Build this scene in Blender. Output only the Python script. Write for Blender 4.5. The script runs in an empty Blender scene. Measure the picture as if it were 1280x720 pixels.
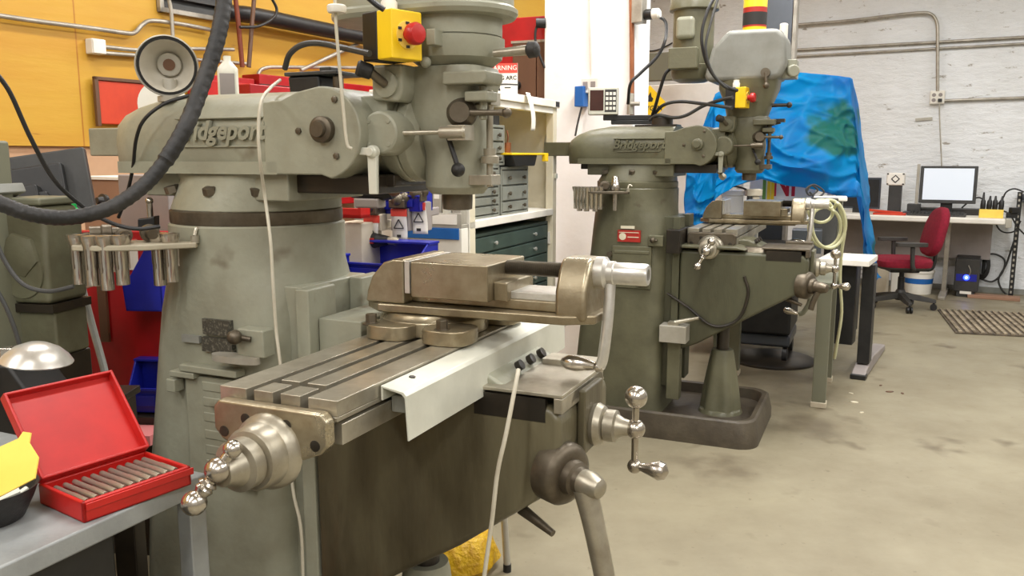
import bpy, bmesh, math, random
from mathutils import Vector as V, Matrix, noise
random.seed(7)
C = bpy.context.scene.collection
R = math.radians
F, HOR, EYE = 1050.0, 195.0, 1.30
PITCH = math.atan((360-HOR)/F)
TH = R(23.7); RM = R(30.5)
# ------------------------------------------------------------------ helpers: photograph rays
def ray(px, py):
    x = (px-640)/F; y = (360-py)/F; c, s = math.cos(PITCH), math.sin(PITCH)
    return V((x, c+y*s, -s+y*c))
def at(px, py, Y):
    d = ray(px, py); return V((0, 0, EYE))+d*(Y/d.y)
def on(px, py, z=0.0):
    d = ray(px, py); return V((0, 0, EYE))+d*((z-EYE)/d.z)
def onp(px, py, p, n):
    d = ray(px, py); o = V((0, 0, EYE)); return o+d*((p-o).dot(n)/d.dot(n))
RU = V((math.sin(RM), math.cos(RM), 0)); RV = V((math.cos(RM), -math.sin(RM), 0))
def room(v, u, z=0.0): return RV*v+RU*u+V((0, 0, z))
# ------------------------------------------------------------------ materials
def s2l(c): return tuple(((x/255)/12.92 if x/255 <= .04045 else ((x/255+.055)/1.055)**2.4) for x in c)
def mat(name, rgb, rough=.5, metal=0.0, rgb2=None, scale=6.0, lo=.4, hi=.65, bump=0.0, bscale=40.0, detail=6.0, stretch=(1, 1, 1), emit=0, rough2=None, coat=0, speck=None, trans=0, alpha=1):
    m = bpy.data.materials.new(name); m.use_nodes = True; nt = m.node_tree; b = nt.nodes['Principled BSDF']
    b.inputs['Base Color'].default_value = (*s2l(rgb), 1); b.inputs['Roughness'].default_value = rough; b.inputs['Metallic'].default_value = metal
    b.inputs['Coat Weight'].default_value = coat
    b.inputs['Transmission Weight'].default_value = trans; b.inputs['Alpha'].default_value = alpha
    tc = nt.nodes.new('ShaderNodeTexCoord'); mp = nt.nodes.new('ShaderNodeMapping'); mp.inputs['Scale'].default_value = stretch
    nt.links.new(tc.outputs['Object'], mp.inputs['Vector'])
    if rgb2 or rough2 is not None:
        n = nt.nodes.new('ShaderNodeTexNoise'); n.inputs['Scale'].default_value = scale; n.inputs['Detail'].default_value = detail; n.inputs['Roughness'].default_value = .62
        nt.links.new(mp.outputs[0], n.inputs['Vector'])
        mr = nt.nodes.new('ShaderNodeMapRange'); mr.inputs[1].default_value = lo; mr.inputs[2].default_value = hi
        nt.links.new(n.outputs['Fac'], mr.inputs[0])
        if rgb2:
            mx = nt.nodes.new('ShaderNodeMix'); mx.data_type = 'RGBA'
            mx.inputs[6].default_value = (*s2l(rgb), 1); mx.inputs[7].default_value = (*s2l(rgb2), 1)
            nt.links.new(mr.outputs[0], mx.inputs[0]); col = mx.outputs[2]
            if speck:
                n2 = nt.nodes.new('ShaderNodeTexNoise'); n2.inputs['Scale'].default_value = speck[1]; n2.inputs['Detail'].default_value = 3
                nt.links.new(mp.outputs[0], n2.inputs['Vector'])
                m2 = nt.nodes.new('ShaderNodeMapRange'); m2.inputs[1].default_value = speck[2]; m2.inputs[2].default_value = speck[3]
                nt.links.new(n2.outputs['Fac'], m2.inputs[0])
                mx2 = nt.nodes.new('ShaderNodeMix'); mx2.data_type = 'RGBA'; mx2.inputs[7].default_value = (*s2l(speck[0]), 1)
                nt.links.new(col, mx2.inputs[6]); nt.links.new(m2.outputs[0], mx2.inputs[0]); col = mx2.outputs[2]
            nt.links.new(col, b.inputs['Base Color'])
        if rough2 is not None:
            r = nt.nodes.new('ShaderNodeMapRange'); r.inputs[3].default_value = rough; r.inputs[4].default_value = rough2
            nt.links.new(mr.outputs[0], r.inputs[0]); nt.links.new(r.outputs[0], b.inputs['Roughness'])
    if bump:
        n = nt.nodes.new('ShaderNodeTexNoise'); n.inputs['Scale'].default_value = bscale; n.inputs['Detail'].default_value = 5
        nt.links.new(mp.outputs[0], n.inputs['Vector'])
        bp = nt.nodes.new('ShaderNodeBump'); bp.inputs['Strength'].default_value = bump; bp.inputs['Distance'].default_value = .02
        nt.links.new(n.outputs['Fac'], bp.inputs['Height']); nt.links.new(bp.outputs[0], b.inputs['Normal'])
    if emit:
        b.inputs['Emission Color'].default_value = (*s2l(rgb), 1); b.inputs['Emission Strength'].default_value = emit
    return m
M = {}
def mk(k, *a, **kw): M[k] = mat(k, *a, **kw)
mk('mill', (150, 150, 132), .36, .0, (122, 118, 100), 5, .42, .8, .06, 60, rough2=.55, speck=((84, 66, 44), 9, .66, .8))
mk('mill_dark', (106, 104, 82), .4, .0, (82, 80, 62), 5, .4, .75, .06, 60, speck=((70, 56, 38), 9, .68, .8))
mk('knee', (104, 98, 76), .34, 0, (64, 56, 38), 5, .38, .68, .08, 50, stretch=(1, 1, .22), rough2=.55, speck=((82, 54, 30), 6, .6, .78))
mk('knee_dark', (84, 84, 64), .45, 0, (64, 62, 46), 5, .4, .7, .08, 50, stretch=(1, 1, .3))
mk('base', (84, 76, 62), .5, 0, (58, 50, 40), 6, .4, .7, .1, 60)
mk('steel', (190, 184, 168), .3, .72, (146, 138, 120), 9, .35, .7, .03, 90, rough2=.42)
mk('steel_dark', (116, 108, 94), .36, .7, (80, 70, 56), 10, .35, .7, .04, 80, rough2=.5)
mk('vise', (176, 166, 142), .26, .78, (120, 104, 76), 8, .35, .72, .05, 60, rough2=.42)
mk('chrome', (196, 190, 180), .2, .95, (150, 138, 122), 8, .45, .8, rough2=.3)
mk('alu', (222, 220, 214), .3, .7, (188, 184, 174), 12, .4, .7)
mk('dull_alu', (218, 218, 204), .42, .2, (198, 198, 184), 6, .4, .7)
mk('black', (22, 22, 22), .45, 0, (34, 33, 32), 14)
mk('rubber', (24, 23, 22), .55, 0, (44, 42, 40), 20, bump=.15, bscale=90)
mk('oil', (34, 30, 24), .35, 0, (52, 44, 34), 8)
mk('darkgrey', (58, 58, 56), .5, 0, (46, 46, 44), 10)
mk('grey', (140, 141, 134), .5, 0, (126, 126, 118), 8)
mk('bench_grey', (150, 153, 152), .38, .1, (128, 131, 130), 9, .4, .7, .05, 80)
mk('leg_green', (112, 112, 94), .5, 0, (112, 112, 92), 7)
mk('green_grey', (104, 104, 82), .5, 0, (78, 72, 52), 6, .35, .7, .1, 40)
mk('red', (176, 16, 22), .4, 0, (150, 12, 20), 4)
mk('box_red', (188, 30, 24), .36, 0, (172, 26, 22), 10)
mk('orange_red', (206, 66, 34), .45, 0, (190, 56, 30), 5)
mk('bin_blue', (28, 38, 158), .35, 0, (22, 30, 136), 6)
mk('strip_blue', (30, 100, 176), .4, 0, (26, 92, 164), 6)
mk('yellow', (246, 206, 30), .4, 0, (236, 194, 24), 6)
mk('paper_yellow', (246, 214, 96), .7, 0, (238, 202, 84), 6)
mk('white', (236, 232, 222), .55, 0, (222, 218, 206), 4)
mk('pillar', (250, 250, 248), .6, 0, (246, 245, 242), 3, bump=.1, bscale=20)
mk('rack_tan', (178, 170, 148), .45, 0, (160, 150, 128), 8)
mk('cream', (224, 216, 192), .45, 0, (210, 200, 174), 4)
mk('drawer_grey', (138, 140, 130), .45, .1, (126, 128, 118), 6)
mk('drawer_green', (66, 82, 74), .45, .1, (56, 70, 62), 6)
mk('brown', (104, 72, 50), .5, 0, (86, 58, 40), 3, stretch=(1, 1, .2))
mk('board', (156, 120, 96), .7, 0, (142, 108, 86), 4)
mk('lav', (150, 142, 138), .6, 0, (140, 132, 128), 4)
mk('chair_red', (136, 14, 42), .9, 0, (118, 10, 34), 40, bump=.2, bscale=300)
mk('plastic_dark', (58, 56, 52), .5, 0, (48, 46, 44), 12)
mk('copper', (176, 116, 84), .35, .7, (150, 96, 68), 8)
mk('conduit', (178, 172, 160), .4, .5, (150, 144, 132), 10)
mk('pipe_red', (126, 58, 34), .45, .1, (108, 48, 28), 10)
mk('cable_white', (196, 190, 172), .5, 0, (180, 172, 152), 12)
mk('hose_cream', (206, 206, 168), .45, 0, (196, 194, 152), 10)
mk('label_dark', (66, 64, 56), .4, .1, (112, 108, 96), 160, .52, .6)
mk('label_red', (176, 44, 34), .45, 0, (160, 38, 30), 8)
mk('warn_red', (212, 70, 56), .5)
mk('ink', (40, 38, 36), .6)
mk('green', (40, 190, 96), .3, 0)
mk('poster_red', (196, 24, 44), .6)
mk('poster_green', (108, 150, 60), .6)
mk('screen', (206, 214, 224), .3, 0, emit=.38)
mk('led', (40, 60, 255), .4, 0, emit=9)
mk('led_white', (190, 210, 255), .4, 0, emit=12)
mk('lcd', (66, 36, 30), .25, 0, (58, 32, 27), 20)
mk('cabinet_dark', (84, 88, 94), .3, .5, (74, 78, 84), 2)
mk('mat_rubber', (160, 146, 122), .8, 0, (100, 88, 70), 12, bump=.2, bscale=80)
mk('mat_dark', (104, 92, 76), .85, 0, (60, 52, 42), 12)
mk('reflector', (214, 208, 194), .42, .25, (196, 190, 172), 6)
mk('lampshell', (182, 178, 166), .4, .3, (160, 154, 140), 6)
mk('bottle', (222, 220, 206), .3, 0, (208, 206, 190), 6)
mk('pink', (214, 130, 130), .6)
mk('bag_yellow', (214, 172, 20), .45, 0, (178, 132, 10), 30, bump=.5, bscale=60)
mk('beige_plastic', (196, 186, 164), .5, 0, (184, 172, 150), 6)

def tarp_mat():
    m = mat('tarp', (4, 150, 204), .45, 0, (44, 112, 176), 2.0, .42, .62, .06, 60)
    nt = m.node_tree; b = nt.nodes['Principled BSDF']
    src = b.inputs['Base Color'].links[0].from_socket
    tc = nt.nodes.new('ShaderNodeTexCoord'); n = nt.nodes.new('ShaderNodeTexNoise'); n.inputs['Scale'].default_value = 2.3; n.inputs['Detail'].default_value = 5
    nt.links.new(tc.outputs['Object'], n.inputs['Vector'])
    mr = nt.nodes.new('ShaderNodeMapRange'); mr.inputs[1].default_value = .6; mr.inputs[2].default_value = .66
    nt.links.new(n.outputs['Fac'], mr.inputs[0])
    mx = nt.nodes.new('ShaderNodeMix'); mx.data_type = 'RGBA'; mx.inputs[7].default_value = (*s2l((48, 118, 84)), 1)
    nt.links.new(src, mx.inputs[6]); nt.links.new(mr.outputs[0], mx.inputs[0]); nt.links.new(mx.outputs[2], b.inputs['Base Color'])
    tr = nt.nodes.new('ShaderNodeBsdfTranslucent'); tr.inputs[0].default_value = (*s2l((10, 180, 245)), 1)
    ms = nt.nodes.new('ShaderNodeMixShader'); ms.inputs[0].default_value = .45
    out = nt.nodes['Material Output']; nt.links.new(b.outputs[0], ms.inputs[1]); nt.links.new(tr.outputs[0], ms.inputs[2]); nt.links.new(ms.outputs[0], out.inputs['Surface'])
    return m
M['tarp'] = tarp_mat(); M['tarp'].node_tree.nodes['Principled BSDF'].inputs['Specular IOR Level'].default_value = .2
def wall_mat():
    # white painted old masonry: trowel marks and small chips
    m = mat('rough_wall', (236, 239, 241), .75, 0, (224, 226, 226), 1.6, .4, .7, 0)
    nt = m.node_tree; b = nt.nodes['Principled BSDF']; src = b.inputs['Base Color'].links[0].from_socket; tc = nt.nodes.new('ShaderNodeTexCoord')
    mp = nt.nodes.new('ShaderNodeMapping'); mp.inputs['Scale'].default_value = (1, 1, 2.6); mp.inputs['Rotation'].default_value = (0, R(12), 0); nt.links.new(tc.outputs['Object'], mp.inputs[0])
    n = nt.nodes.new('ShaderNodeTexNoise'); n.inputs['Scale'].default_value = 2.6; n.inputs['Detail'].default_value = 10; n.inputs['Roughness'].default_value = .68
    nt.links.new(mp.outputs[0], n.inputs['Vector'])
    bp = nt.nodes.new('ShaderNodeBump'); bp.inputs['Strength'].default_value = .5; bp.inputs['Distance'].default_value = .09
    nt.links.new(n.outputs['Fac'], bp.inputs['Height']); nt.links.new(bp.outputs[0], b.inputs['Normal'])
    n2 = nt.nodes.new('ShaderNodeTexNoise'); n2.inputs['Scale'].default_value = 5.5; n2.inputs['Detail'].default_value = 7; n2.inputs['Roughness'].default_value = .7
    nt.links.new(mp.outputs[0], n2.inputs['Vector'])
    r_ = nt.nodes.new('ShaderNodeMapRange'); r_.inputs[1].default_value = .615; r_.inputs[2].default_value = .67; nt.links.new(n2.outputs['Fac'], r_.inputs[0])
    mx = nt.nodes.new('ShaderNodeMix'); mx.data_type = 'RGBA'; mx.inputs[7].default_value = (*s2l((160, 154, 144)), 1)
    nt.links.new(src, mx.inputs[6]); nt.links.new(r_.outputs[0], mx.inputs[0]); nt.links.new(mx.outputs[2], b.inputs['Base Color'])
    return m
M['wall'] = wall_mat()
M['wall_plain'] = mat('plain_wall', (150, 146, 138), .8, 0, (140, 136, 128), 2)
M['wall_beige'] = mat('beige_wall', (196, 158, 124), .7, 0, (184, 144, 110), 3)
M['ceil'] = mat('ceiling_paint', (214, 208, 196), .85, 0, (200, 194, 180), 2)
def floor_mat():
    m = mat('concrete', (146, 138, 115), .42, 0, (124, 115, 93), 1.6, .36, .66, .05, 25, rough2=.62, speck=((88, 76, 56), 3.4, .62, .76), detail=12)
    nt = m.node_tree; b = nt.nodes['Principled BSDF']; tc = nt.nodes.new('ShaderNodeTexCoord')
    n = nt.nodes.new('ShaderNodeTexNoise'); n.inputs['Scale'].default_value = 7; n.inputs['Detail'].default_value = 6; nt.links.new(tc.outputs['Object'], n.inputs['Vector'])
    n3 = nt.nodes.new('ShaderNodeTexNoise'); n3.inputs['Scale'].default_value = 30; n3.inputs['Detail'].default_value = 4; nt.links.new(tc.outputs['Object'], n3.inputs['Vector'])
    for px, py, r0, k in ((1005, 532, .2, .6), (915, 588, .16, .6), (868, 578, .12, .45), (960, 470, .3, .4)):      # oil stains around the far machine
        c = on(px, py, 0); d = nt.nodes.new('ShaderNodeVectorMath'); d.operation = 'DISTANCE'; d.inputs[1].default_value = c; nt.links.new(tc.outputs['Object'], d.inputs[0])
        ad = nt.nodes.new('ShaderNodeMath'); ad.operation = 'MULTIPLY_ADD'; ad.inputs[1].default_value = .4; nt.links.new(n.outputs['Fac'], ad.inputs[0]); nt.links.new(d.outputs['Value'], ad.inputs[2])
        mr = nt.nodes.new('ShaderNodeMapRange'); mr.inputs[1].default_value = r0+.22; mr.inputs[2].default_value = r0+.05; mr.inputs[4].default_value = k; nt.links.new(ad.outputs[0], mr.inputs[0])
        mx = nt.nodes.new('ShaderNodeMix'); mx.data_type = 'RGBA'; mx.inputs[7].default_value = (*s2l((84, 72, 54)), 1)
        nt.links.new(b.inputs['Base Color'].links[0].from_socket, mx.inputs[6]); nt.links.new(mr.outputs[0], mx.inputs[0]); nt.links.new(mx.outputs[2], b.inputs['Base Color'])
    mr = nt.nodes.new('ShaderNodeMapRange'); mr.inputs[1].default_value = .66; mr.inputs[2].default_value = .74; mr.inputs[4].default_value = .5; nt.links.new(n3.outputs['Fac'], mr.inputs[0])
    mx = nt.nodes.new('ShaderNodeMix'); mx.data_type = 'RGBA'; mx.inputs[7].default_value = (*s2l((96, 84, 64)), 1)
    nt.links.new(b.inputs['Base Color'].links[0].from_socket, mx.inputs[6]); nt.links.new(mr.outputs[0], mx.inputs[0]); nt.links.new(mx.outputs[2], b.inputs['Base Color'])
    return m
M['floor'] = floor_mat()
def ply_mat():
    m = mat('painted_plywood', (204, 160, 52), .5, 0, (194, 140, 40), 2.0, .35, .7, .08, 14, stretch=(1, .35, 2), speck=((150, 92, 24), 8, .72, .78))
    nt = m.node_tree; b = nt.nodes['Principled BSDF']; src = b.inputs['Base Color'].links[0].from_socket
    tc = nt.nodes.new('ShaderNodeTexCoord'); br = nt.nodes.new('ShaderNodeTexBrick')
    mp = nt.nodes.new('ShaderNodeMapping'); mp.inputs['Rotation'].default_value = (0, R(90), R(90)); mp.inputs['Location'].default_value = (0, .35, 0)
    nt.links.new(tc.outputs['Object'], mp.inputs[0]); nt.links.new(mp.outputs[0], br.inputs['Vector'])
    br.inputs['Color1'].default_value = br.inputs['Color2'].default_value = (0, 0, 0, 1); br.inputs['Mortar'].default_value = (1, 1, 1, 1)
    br.inputs['Scale'].default_value = 1; br.inputs['Mortar Size'].default_value = .004; br.inputs['Brick Width'].default_value = 2.44; br.inputs['Row Height'].default_value = 1.22; br.offset = 0
    mx = nt.nodes.new('ShaderNodeMix'); mx.data_type = 'RGBA'; mx.inputs[7].default_value = (*s2l((176, 116, 30)), 1)
    nt.links.new(src, mx.inputs[6]); nt.links.new(br.outputs['Color'], mx.inputs[0]); nt.links.new(mx.outputs[2], b.inputs['Base Color'])
    return m
M['ply'] = ply_mat()

# ------------------------------------------------------------------ mesh builder
def catmull(pts, n=8):
    P = [V(p) for p in pts]
    if len(P) < 3: return P
    Q = [P[0]*2-P[1]]+P+[P[-1]*2-P[-2]]; out = []
    for i in range(1, len(Q)-2):
        a, b, c, d = Q[i-1:i+3]
        for k in range(n):
            t = k/n; out.append(.5*((2*b)+(c-a)*t+(2*a-5*b+4*c-d)*t*t+(3*b-a-3*c+d)*t**3))
    out.append(P[-1]); return out
def sup(xa, xb, hy, n, z, k=40, yc=0):
    o = []
    for i in range(k):
        t = 2*math.pi*i/k; c, s = math.cos(t), math.sin(t)
        o.append(V(((xa+xb)/2+(xb-xa)/2*math.copysign(abs(c)**(2/n), c), yc+hy*math.copysign(abs(s)**(2/n), s), z)))
    return o
class MB:
    def __init__(s): s.b = bmesh.new()
    def face(s, vs):
        try: s.b.faces.new(vs)
        except ValueError: pass
    def hull(s, loops, cap=True, closed=True):
        rings = [[s.b.verts.new(p) for p in l] for l in loops]; n = len(rings[0])
        for a, b in zip(rings, rings[1:]):
            for i in range(n if closed else n-1):
                j = (i+1) % n; s.face((a[i], a[j], b[j], b[i]))
        if cap: s.face(rings[0][::-1]); s.face(rings[-1])
        return s
    def box(s, c, d, rot=None, tz=0, taper=1):
        c = V(c); x, y, z = d[0]/2, d[1]/2, d[2]/2
        m = rot if rot is not None else Matrix.Rotation(tz, 3, 'Z')
        vs = [s.b.verts.new(c+m @ V((sx*x*(taper if sz > 0 else 1), sy*y*(taper if sz > 0 else 1), sz*z))) for sz in (-1, 1) for sx, sy in ((-1, -1), (1, -1), (1, 1), (-1, 1))]
        for f in ((3, 2, 1, 0), (4, 5, 6, 7), (0, 1, 5, 4), (1, 2, 6, 5), (2, 3, 7, 6), (3, 0, 4, 7)): s.face([vs[i] for i in f])
        return s
    def bb(s, x0, x1, y0, y1, z0, z1): return s.box(((x0+x1)/2, (y0+y1)/2, (z0+z1)/2), (abs(x1-x0), abs(y1-y0), abs(z1-z0)))
    def lathe(s, o, d, prof, n=28, cap=True):
        o = V(o); d = V(d).normalized(); a = d.orthogonal().normalized(); b = d.cross(a)
        return s.hull([[o+d*t+(a*math.cos(2*math.pi*i/n)+b*math.sin(2*math.pi*i/n))*max(r, 1e-4) for i in range(n)] for t, r in prof], cap)
    def cyl(s, p, q, r, r2=None, n=24):
        p, q = V(p), V(q); L = (q-p).length
        return s.lathe(p, q-p, [(0, r), (L, r if r2 is None else r2)], n)
    def sph(s, c, r, n=20, m=12, sc=(1, 1, 1)):
        c = V(c); L = []
        for i in range(m+1):
            t = math.pi*i/m; L.append([c+V((sc[0]*r*max(math.sin(t), 1e-3)*math.cos(2*math.pi*k/n), sc[1]*r*max(math.sin(t), 1e-3)*math.sin(2*math.pi*k/n), -sc[2]*r*math.cos(t))) for k in range(n)])
        return s.hull(L)
    def tube(s, pts, r, n=10, smooth=8, rf=None):
        P = catmull(pts, smooth) if smooth else [V(p) for p in pts]; L = []; up = None
        for i, p in enumerate(P):
            d = (P[min(i+1, len(P)-1)]-P[max(i-1, 0)]).normalized()
            a = d.orthogonal().normalized() if up is None else (up-d*up.dot(d)).normalized()
            up = a; b = d.cross(a); rr = rf(i/(len(P)-1), i) if rf else r
            L.append([p+(a*math.cos(2*math.pi*k/n)+b*math.sin(2*math.pi*k/n))*rr for k in range(n)])
        return s.hull(L)
    def prism(s, poly, ax, a, b):
        f = {'x': lambda p, t: V((t, p[0], p[1])), 'y': lambda p, t: V((p[0], t, p[1])), 'z': lambda p, t: V((p[0], p[1], t))}[ax]
        return s.hull([[f(p, a) for p in poly], [f(p, b) for p in poly]])
    def sheet(s, fn, nu, nv):
        g = [[s.b.verts.new(fn(i/nu, j/nv)) for i in range(nu+1)] for j in range(nv+1)]
        for j in range(nv):
            for i in range(nu): s.face((g[j][i], g[j][i+1], g[j+1][i+1], g[j+1][i]))
        return s
    def build(s, name, m, parent=None, bev=0.0, ang=38, seg=2, thick=0, sub=0):
        bmesh.ops.recalc_face_normals(s.b, faces=s.b.faces)
        me = bpy.data.meshes.new(name); s.b.to_mesh(me); s.b.free()
        me.materials.append(M[m] if isinstance(m, str) else m)
        for p in me.polygons: p.use_smooth = True
        me.set_sharp_from_angle(angle=R(ang))
        o = bpy.data.objects.new(name, me); C.objects.link(o)
        if thick: q = o.modifiers.new('t', 'SOLIDIFY'); q.thickness = thick; q.offset = 0
        if bev: q = o.modifiers.new('b', 'BEVEL'); q.width = bev; q.segments = seg; q.limit_method = 'ANGLE'; q.angle_limit = R(35); q.harden_normals = True
        if parent: o.parent = parent
        return o
def tag(o, label, cat, group=None):
    o['label'] = label; o['category'] = cat
    if group: o['group'] = group
    return o
def thing(name, label, cat, loc=(0, 0, 0), rz=0.0, group=None):
    o = bpy.data.objects.new(name, None); o.empty_display_size = .05; C.objects.link(o)
    o.location = loc; o.rotation_euler = (0, 0, rz); return tag(o, label, cat, group)
def solo(b, name, m, label, cat, group=None, loc=None, rz=0, **kw):
    o = b.build(name, m, **kw)
    if loc is not None: o.location = loc; o.rotation_euler = (0, 0, rz)
    else:                                     # built in world space: move the origin to the middle of its foot
        xs = [v.co for v in o.data.vertices]; c = V(((min(p.x for p in xs)+max(p.x for p in xs))/2, (min(p.y for p in xs)+max(p.y for p in xs))/2, min(p.z for p in xs)))
        o.data.transform(Matrix.Translation(-c)); o.location = c
    return tag(o, label, cat, group)
def struct(b, name, m, **kw):
    o = b.build(name, m, **kw); o['kind'] = 'structure'; return o
def plab(o, t): o['label'] = t; return o
def text(s, name, m, parent, loc, rot, size, depth=.001, sx=1, align='CENTER', shear=0, bold=0):
    cu = bpy.data.curves.new(name, 'FONT'); cu.body = s; cu.size = size; cu.extrude = depth; cu.align_x = align; cu.align_y = 'CENTER'; cu.resolution_u = 3; cu.shear = shear; cu.offset = bold
    o = bpy.data.objects.new(name, cu); C.objects.link(o); bpy.context.view_layer.update()
    me = bpy.data.meshes.new_from_object(o.evaluated_get(bpy.context.evaluated_depsgraph_get())); bpy.data.objects.remove(o)
    me.transform(Matrix.Translation(V(loc)) @ rot.to_4x4() @ Matrix.Diagonal((sx, 1, 1, 1)))
    me.materials.clear(); me.materials.append(M[m]); o = bpy.data.objects.new(name, me); C.objects.link(o); o.parent = parent; return o
def frame(right, up):                         # rotation whose x is right, y is up
    r = V(right).normalized(); u = V(up).normalized(); n = r.cross(u).normalized(); u = n.cross(r)
    return Matrix((r, u, n)).transposed()
SIDE = frame((1, 0, 0), (0, 0, 1))            # writing on a face that looks along local -y

# ------------------------------------------------------------------ the room
VL, VR, U0, U1, ZC = -3.8, 3.6, -3.2, 9.25, 3.4
def rbox(v0, v1, u0, u1, z0, z1):
    b = MB(); b.box(room((v0+v1)/2, (u0+u1)/2, (z0+z1)/2), (v1-v0, u1-u0, z1-z0), tz=-RM); return b
struct(rbox(VL, VR, U0, U1, -.1, 0), 'floor', 'floor')
struct(rbox(VL, VR, U0, U1, ZC, ZC+.1), 'ceiling', 'ceil')
o = struct(MB().bb(VL-.15, VR+.15, U1, U1+.15, 0, ZC), 'wall_back', 'wall'); o.rotation_euler = (0, 0, -RM)
struct(rbox(VL-.15, VL, U0, U1, 0, ZC), 'wall_left', 'wall_beige')
struct(rbox(VR, VR+.15, U0, U1, 0, ZC), 'wall_right', 'wall_plain')
struct(rbox(VL-.15, VR+.15, U0-.15, U0, 0, ZC), 'wall_front', 'wall_plain')
o = struct(MB().bb(VL, VL+.02, U0+.05, U1-.05, 1.345, ZC-.01), 'trim_1', 'ply'); o.rotation_euler = (0, 0, -RM)
struct(rbox(-1.9, VR-.02, U1-.03, U1, 0, .05), 'baseboard_back', 'grey')
pc = at(743, 300, 5.25)
o = struct(MB().box((0, 0, ZC/2), (.60, .24, ZC)), 'wall_pillar', 'pillar', bev=.01); o.location = (pc.x, pc.y+.05, 0); o.rotation_euler = (0, 0, -RM)
BW = room(0, U1-.0, 0); BN = -RU             # back wall plane
LW = room(VL+.02, 0, 0); LN = RV             # left wall plane
def wpath(pts, p, n, off): return [onp(x, y, p+n*off, n) for x, y in pts]

# ------------------------------------------------------------------ the milling machine
LT = -TH
def crank_balls(b, c, d, up, lo, r=.017, rod=.006): pass

def vise(org, label, group, mats=('vise', 'chrome'), swivel=True, op=0.0):
    t = thing('machine_vise', label, 'vise', org, LT, group)      # local z=0 is the table top, x along the screw
    b = MB()
    if swivel: b.lathe((.47, 0, 0), (0, 0, 1), [(0, .118), (.03, .118), (.036, .11), (.045, .105)], 40)
    else: b.bb(.38, .8, -.07, .07, .0381, .05)
    for sx, sy in ((.44, -1), (.44, 1), (.57, -1), (.57, 1)):
        if swivel: b.hull([sup(sx-.052, sx+.052, .05, 3, z, 20, sy*.115) for z in (.0, .022, .03)])
    b.build('swivel_base' if swivel else 'base_rib', mats[0], t, .003)
    for sx in (.4, .565) if swivel else ():
        for sy in (-.14, .14):
            MB().lathe((sx, sy, .026), (0, 0, 1), [(0, .019), (.004, .019), (.005, .012), (.022, .012), (.023, .0118)], 6).build('clamp_bolt', 'steel_dark', t, .001)
    b = MB()
    b.prism([(.34, -.06), (.39, -.1), (.80, -.085), (.855, -.05), (.855, .05), (.80, .085), (.39, .1), (.34, .06)], 'z', .046, .064)
    b.prism([(.355, -.055), (.80, -.055), (.80, .055), (.355, .055)], 'z', .064, .086)
    b.build('vise_body', mats[0], t, .004)
    b = MB(); b.prism([(.355, .064), (.45, .064), (.45, .158), (.425, .158), (.40, .15), (.372, .12), (.36, .09)], 'y', -.092, .092)
    b.build('fixed_jaw', mats[0], t, .005)
    b = MB(); b.bb(.452, .464, -.092, .092, .088, .156); plab(b.build('jaw_plate', 'alu', t, .001), 'bright ground jaw plate')
    b = MB(); b.bb(.47+op, .645+op, -.098, .092, .082, .156); b.bb(.645+op, .675+op, -.07, .07, .082, .12); b.build('movable_jaw', 'vise', t, .003)
    b = MB(); b.bb(.645+op, .78, -.05, .05, .086, .1); plab(b.build('chip_plate', 'alu', t, .001), 'bright metal strip behind the moving jaw')
    L = .135-op; prof = []
    for i in range(46): prof += [(i*L/46, .0155), ((i+.5)*L/46, .0125)]
    b = MB(); b.lathe((.645+op, 0, .142), (1, 0, 0), prof, 18); plab(b.build('screw', 'steel_dark', t), 'dark threaded screw')
    b = MB(); b.prism([(-.07, .05), (.07, .05), (.07, .11), (.05, .15), (.03, .172), (-.03, .172), (-.05, .15), (-.07, .11)], 'x', .775, .84); b.build('screw_nut_block', 'vise', t, .01)
    b = MB(); b.lathe((.84, 0, .142), (1, 0, 0), [(0, .032), (.018, .032), (.024, .024), (.036, .024), (.038, .022), (.1, .022), (.104, .02), (.104, .012), (.08, .012)], 24)
    h = b.build('crank', 'alu', t)
    b = MB(); b.tube([(.868, -.0, .14), (.868, -.012, .06), (.862, -.02, -.02), (.855, -.02, -.045)], .011, 12, 6); b.build('crank_arm', 'alu', h)
    b = MB(); b.lathe((.862, -.02, -.045), (-1, 0, .04), [(0, .009), (.012, .012), (.018, .008), (.03, .011), (.055, .0165), (.075, .015), (.088, .007), (.09, .002)], 18); plab(b.build('crank_knob', 'chrome', h), 'polished oval crank knob')
    return t

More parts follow.
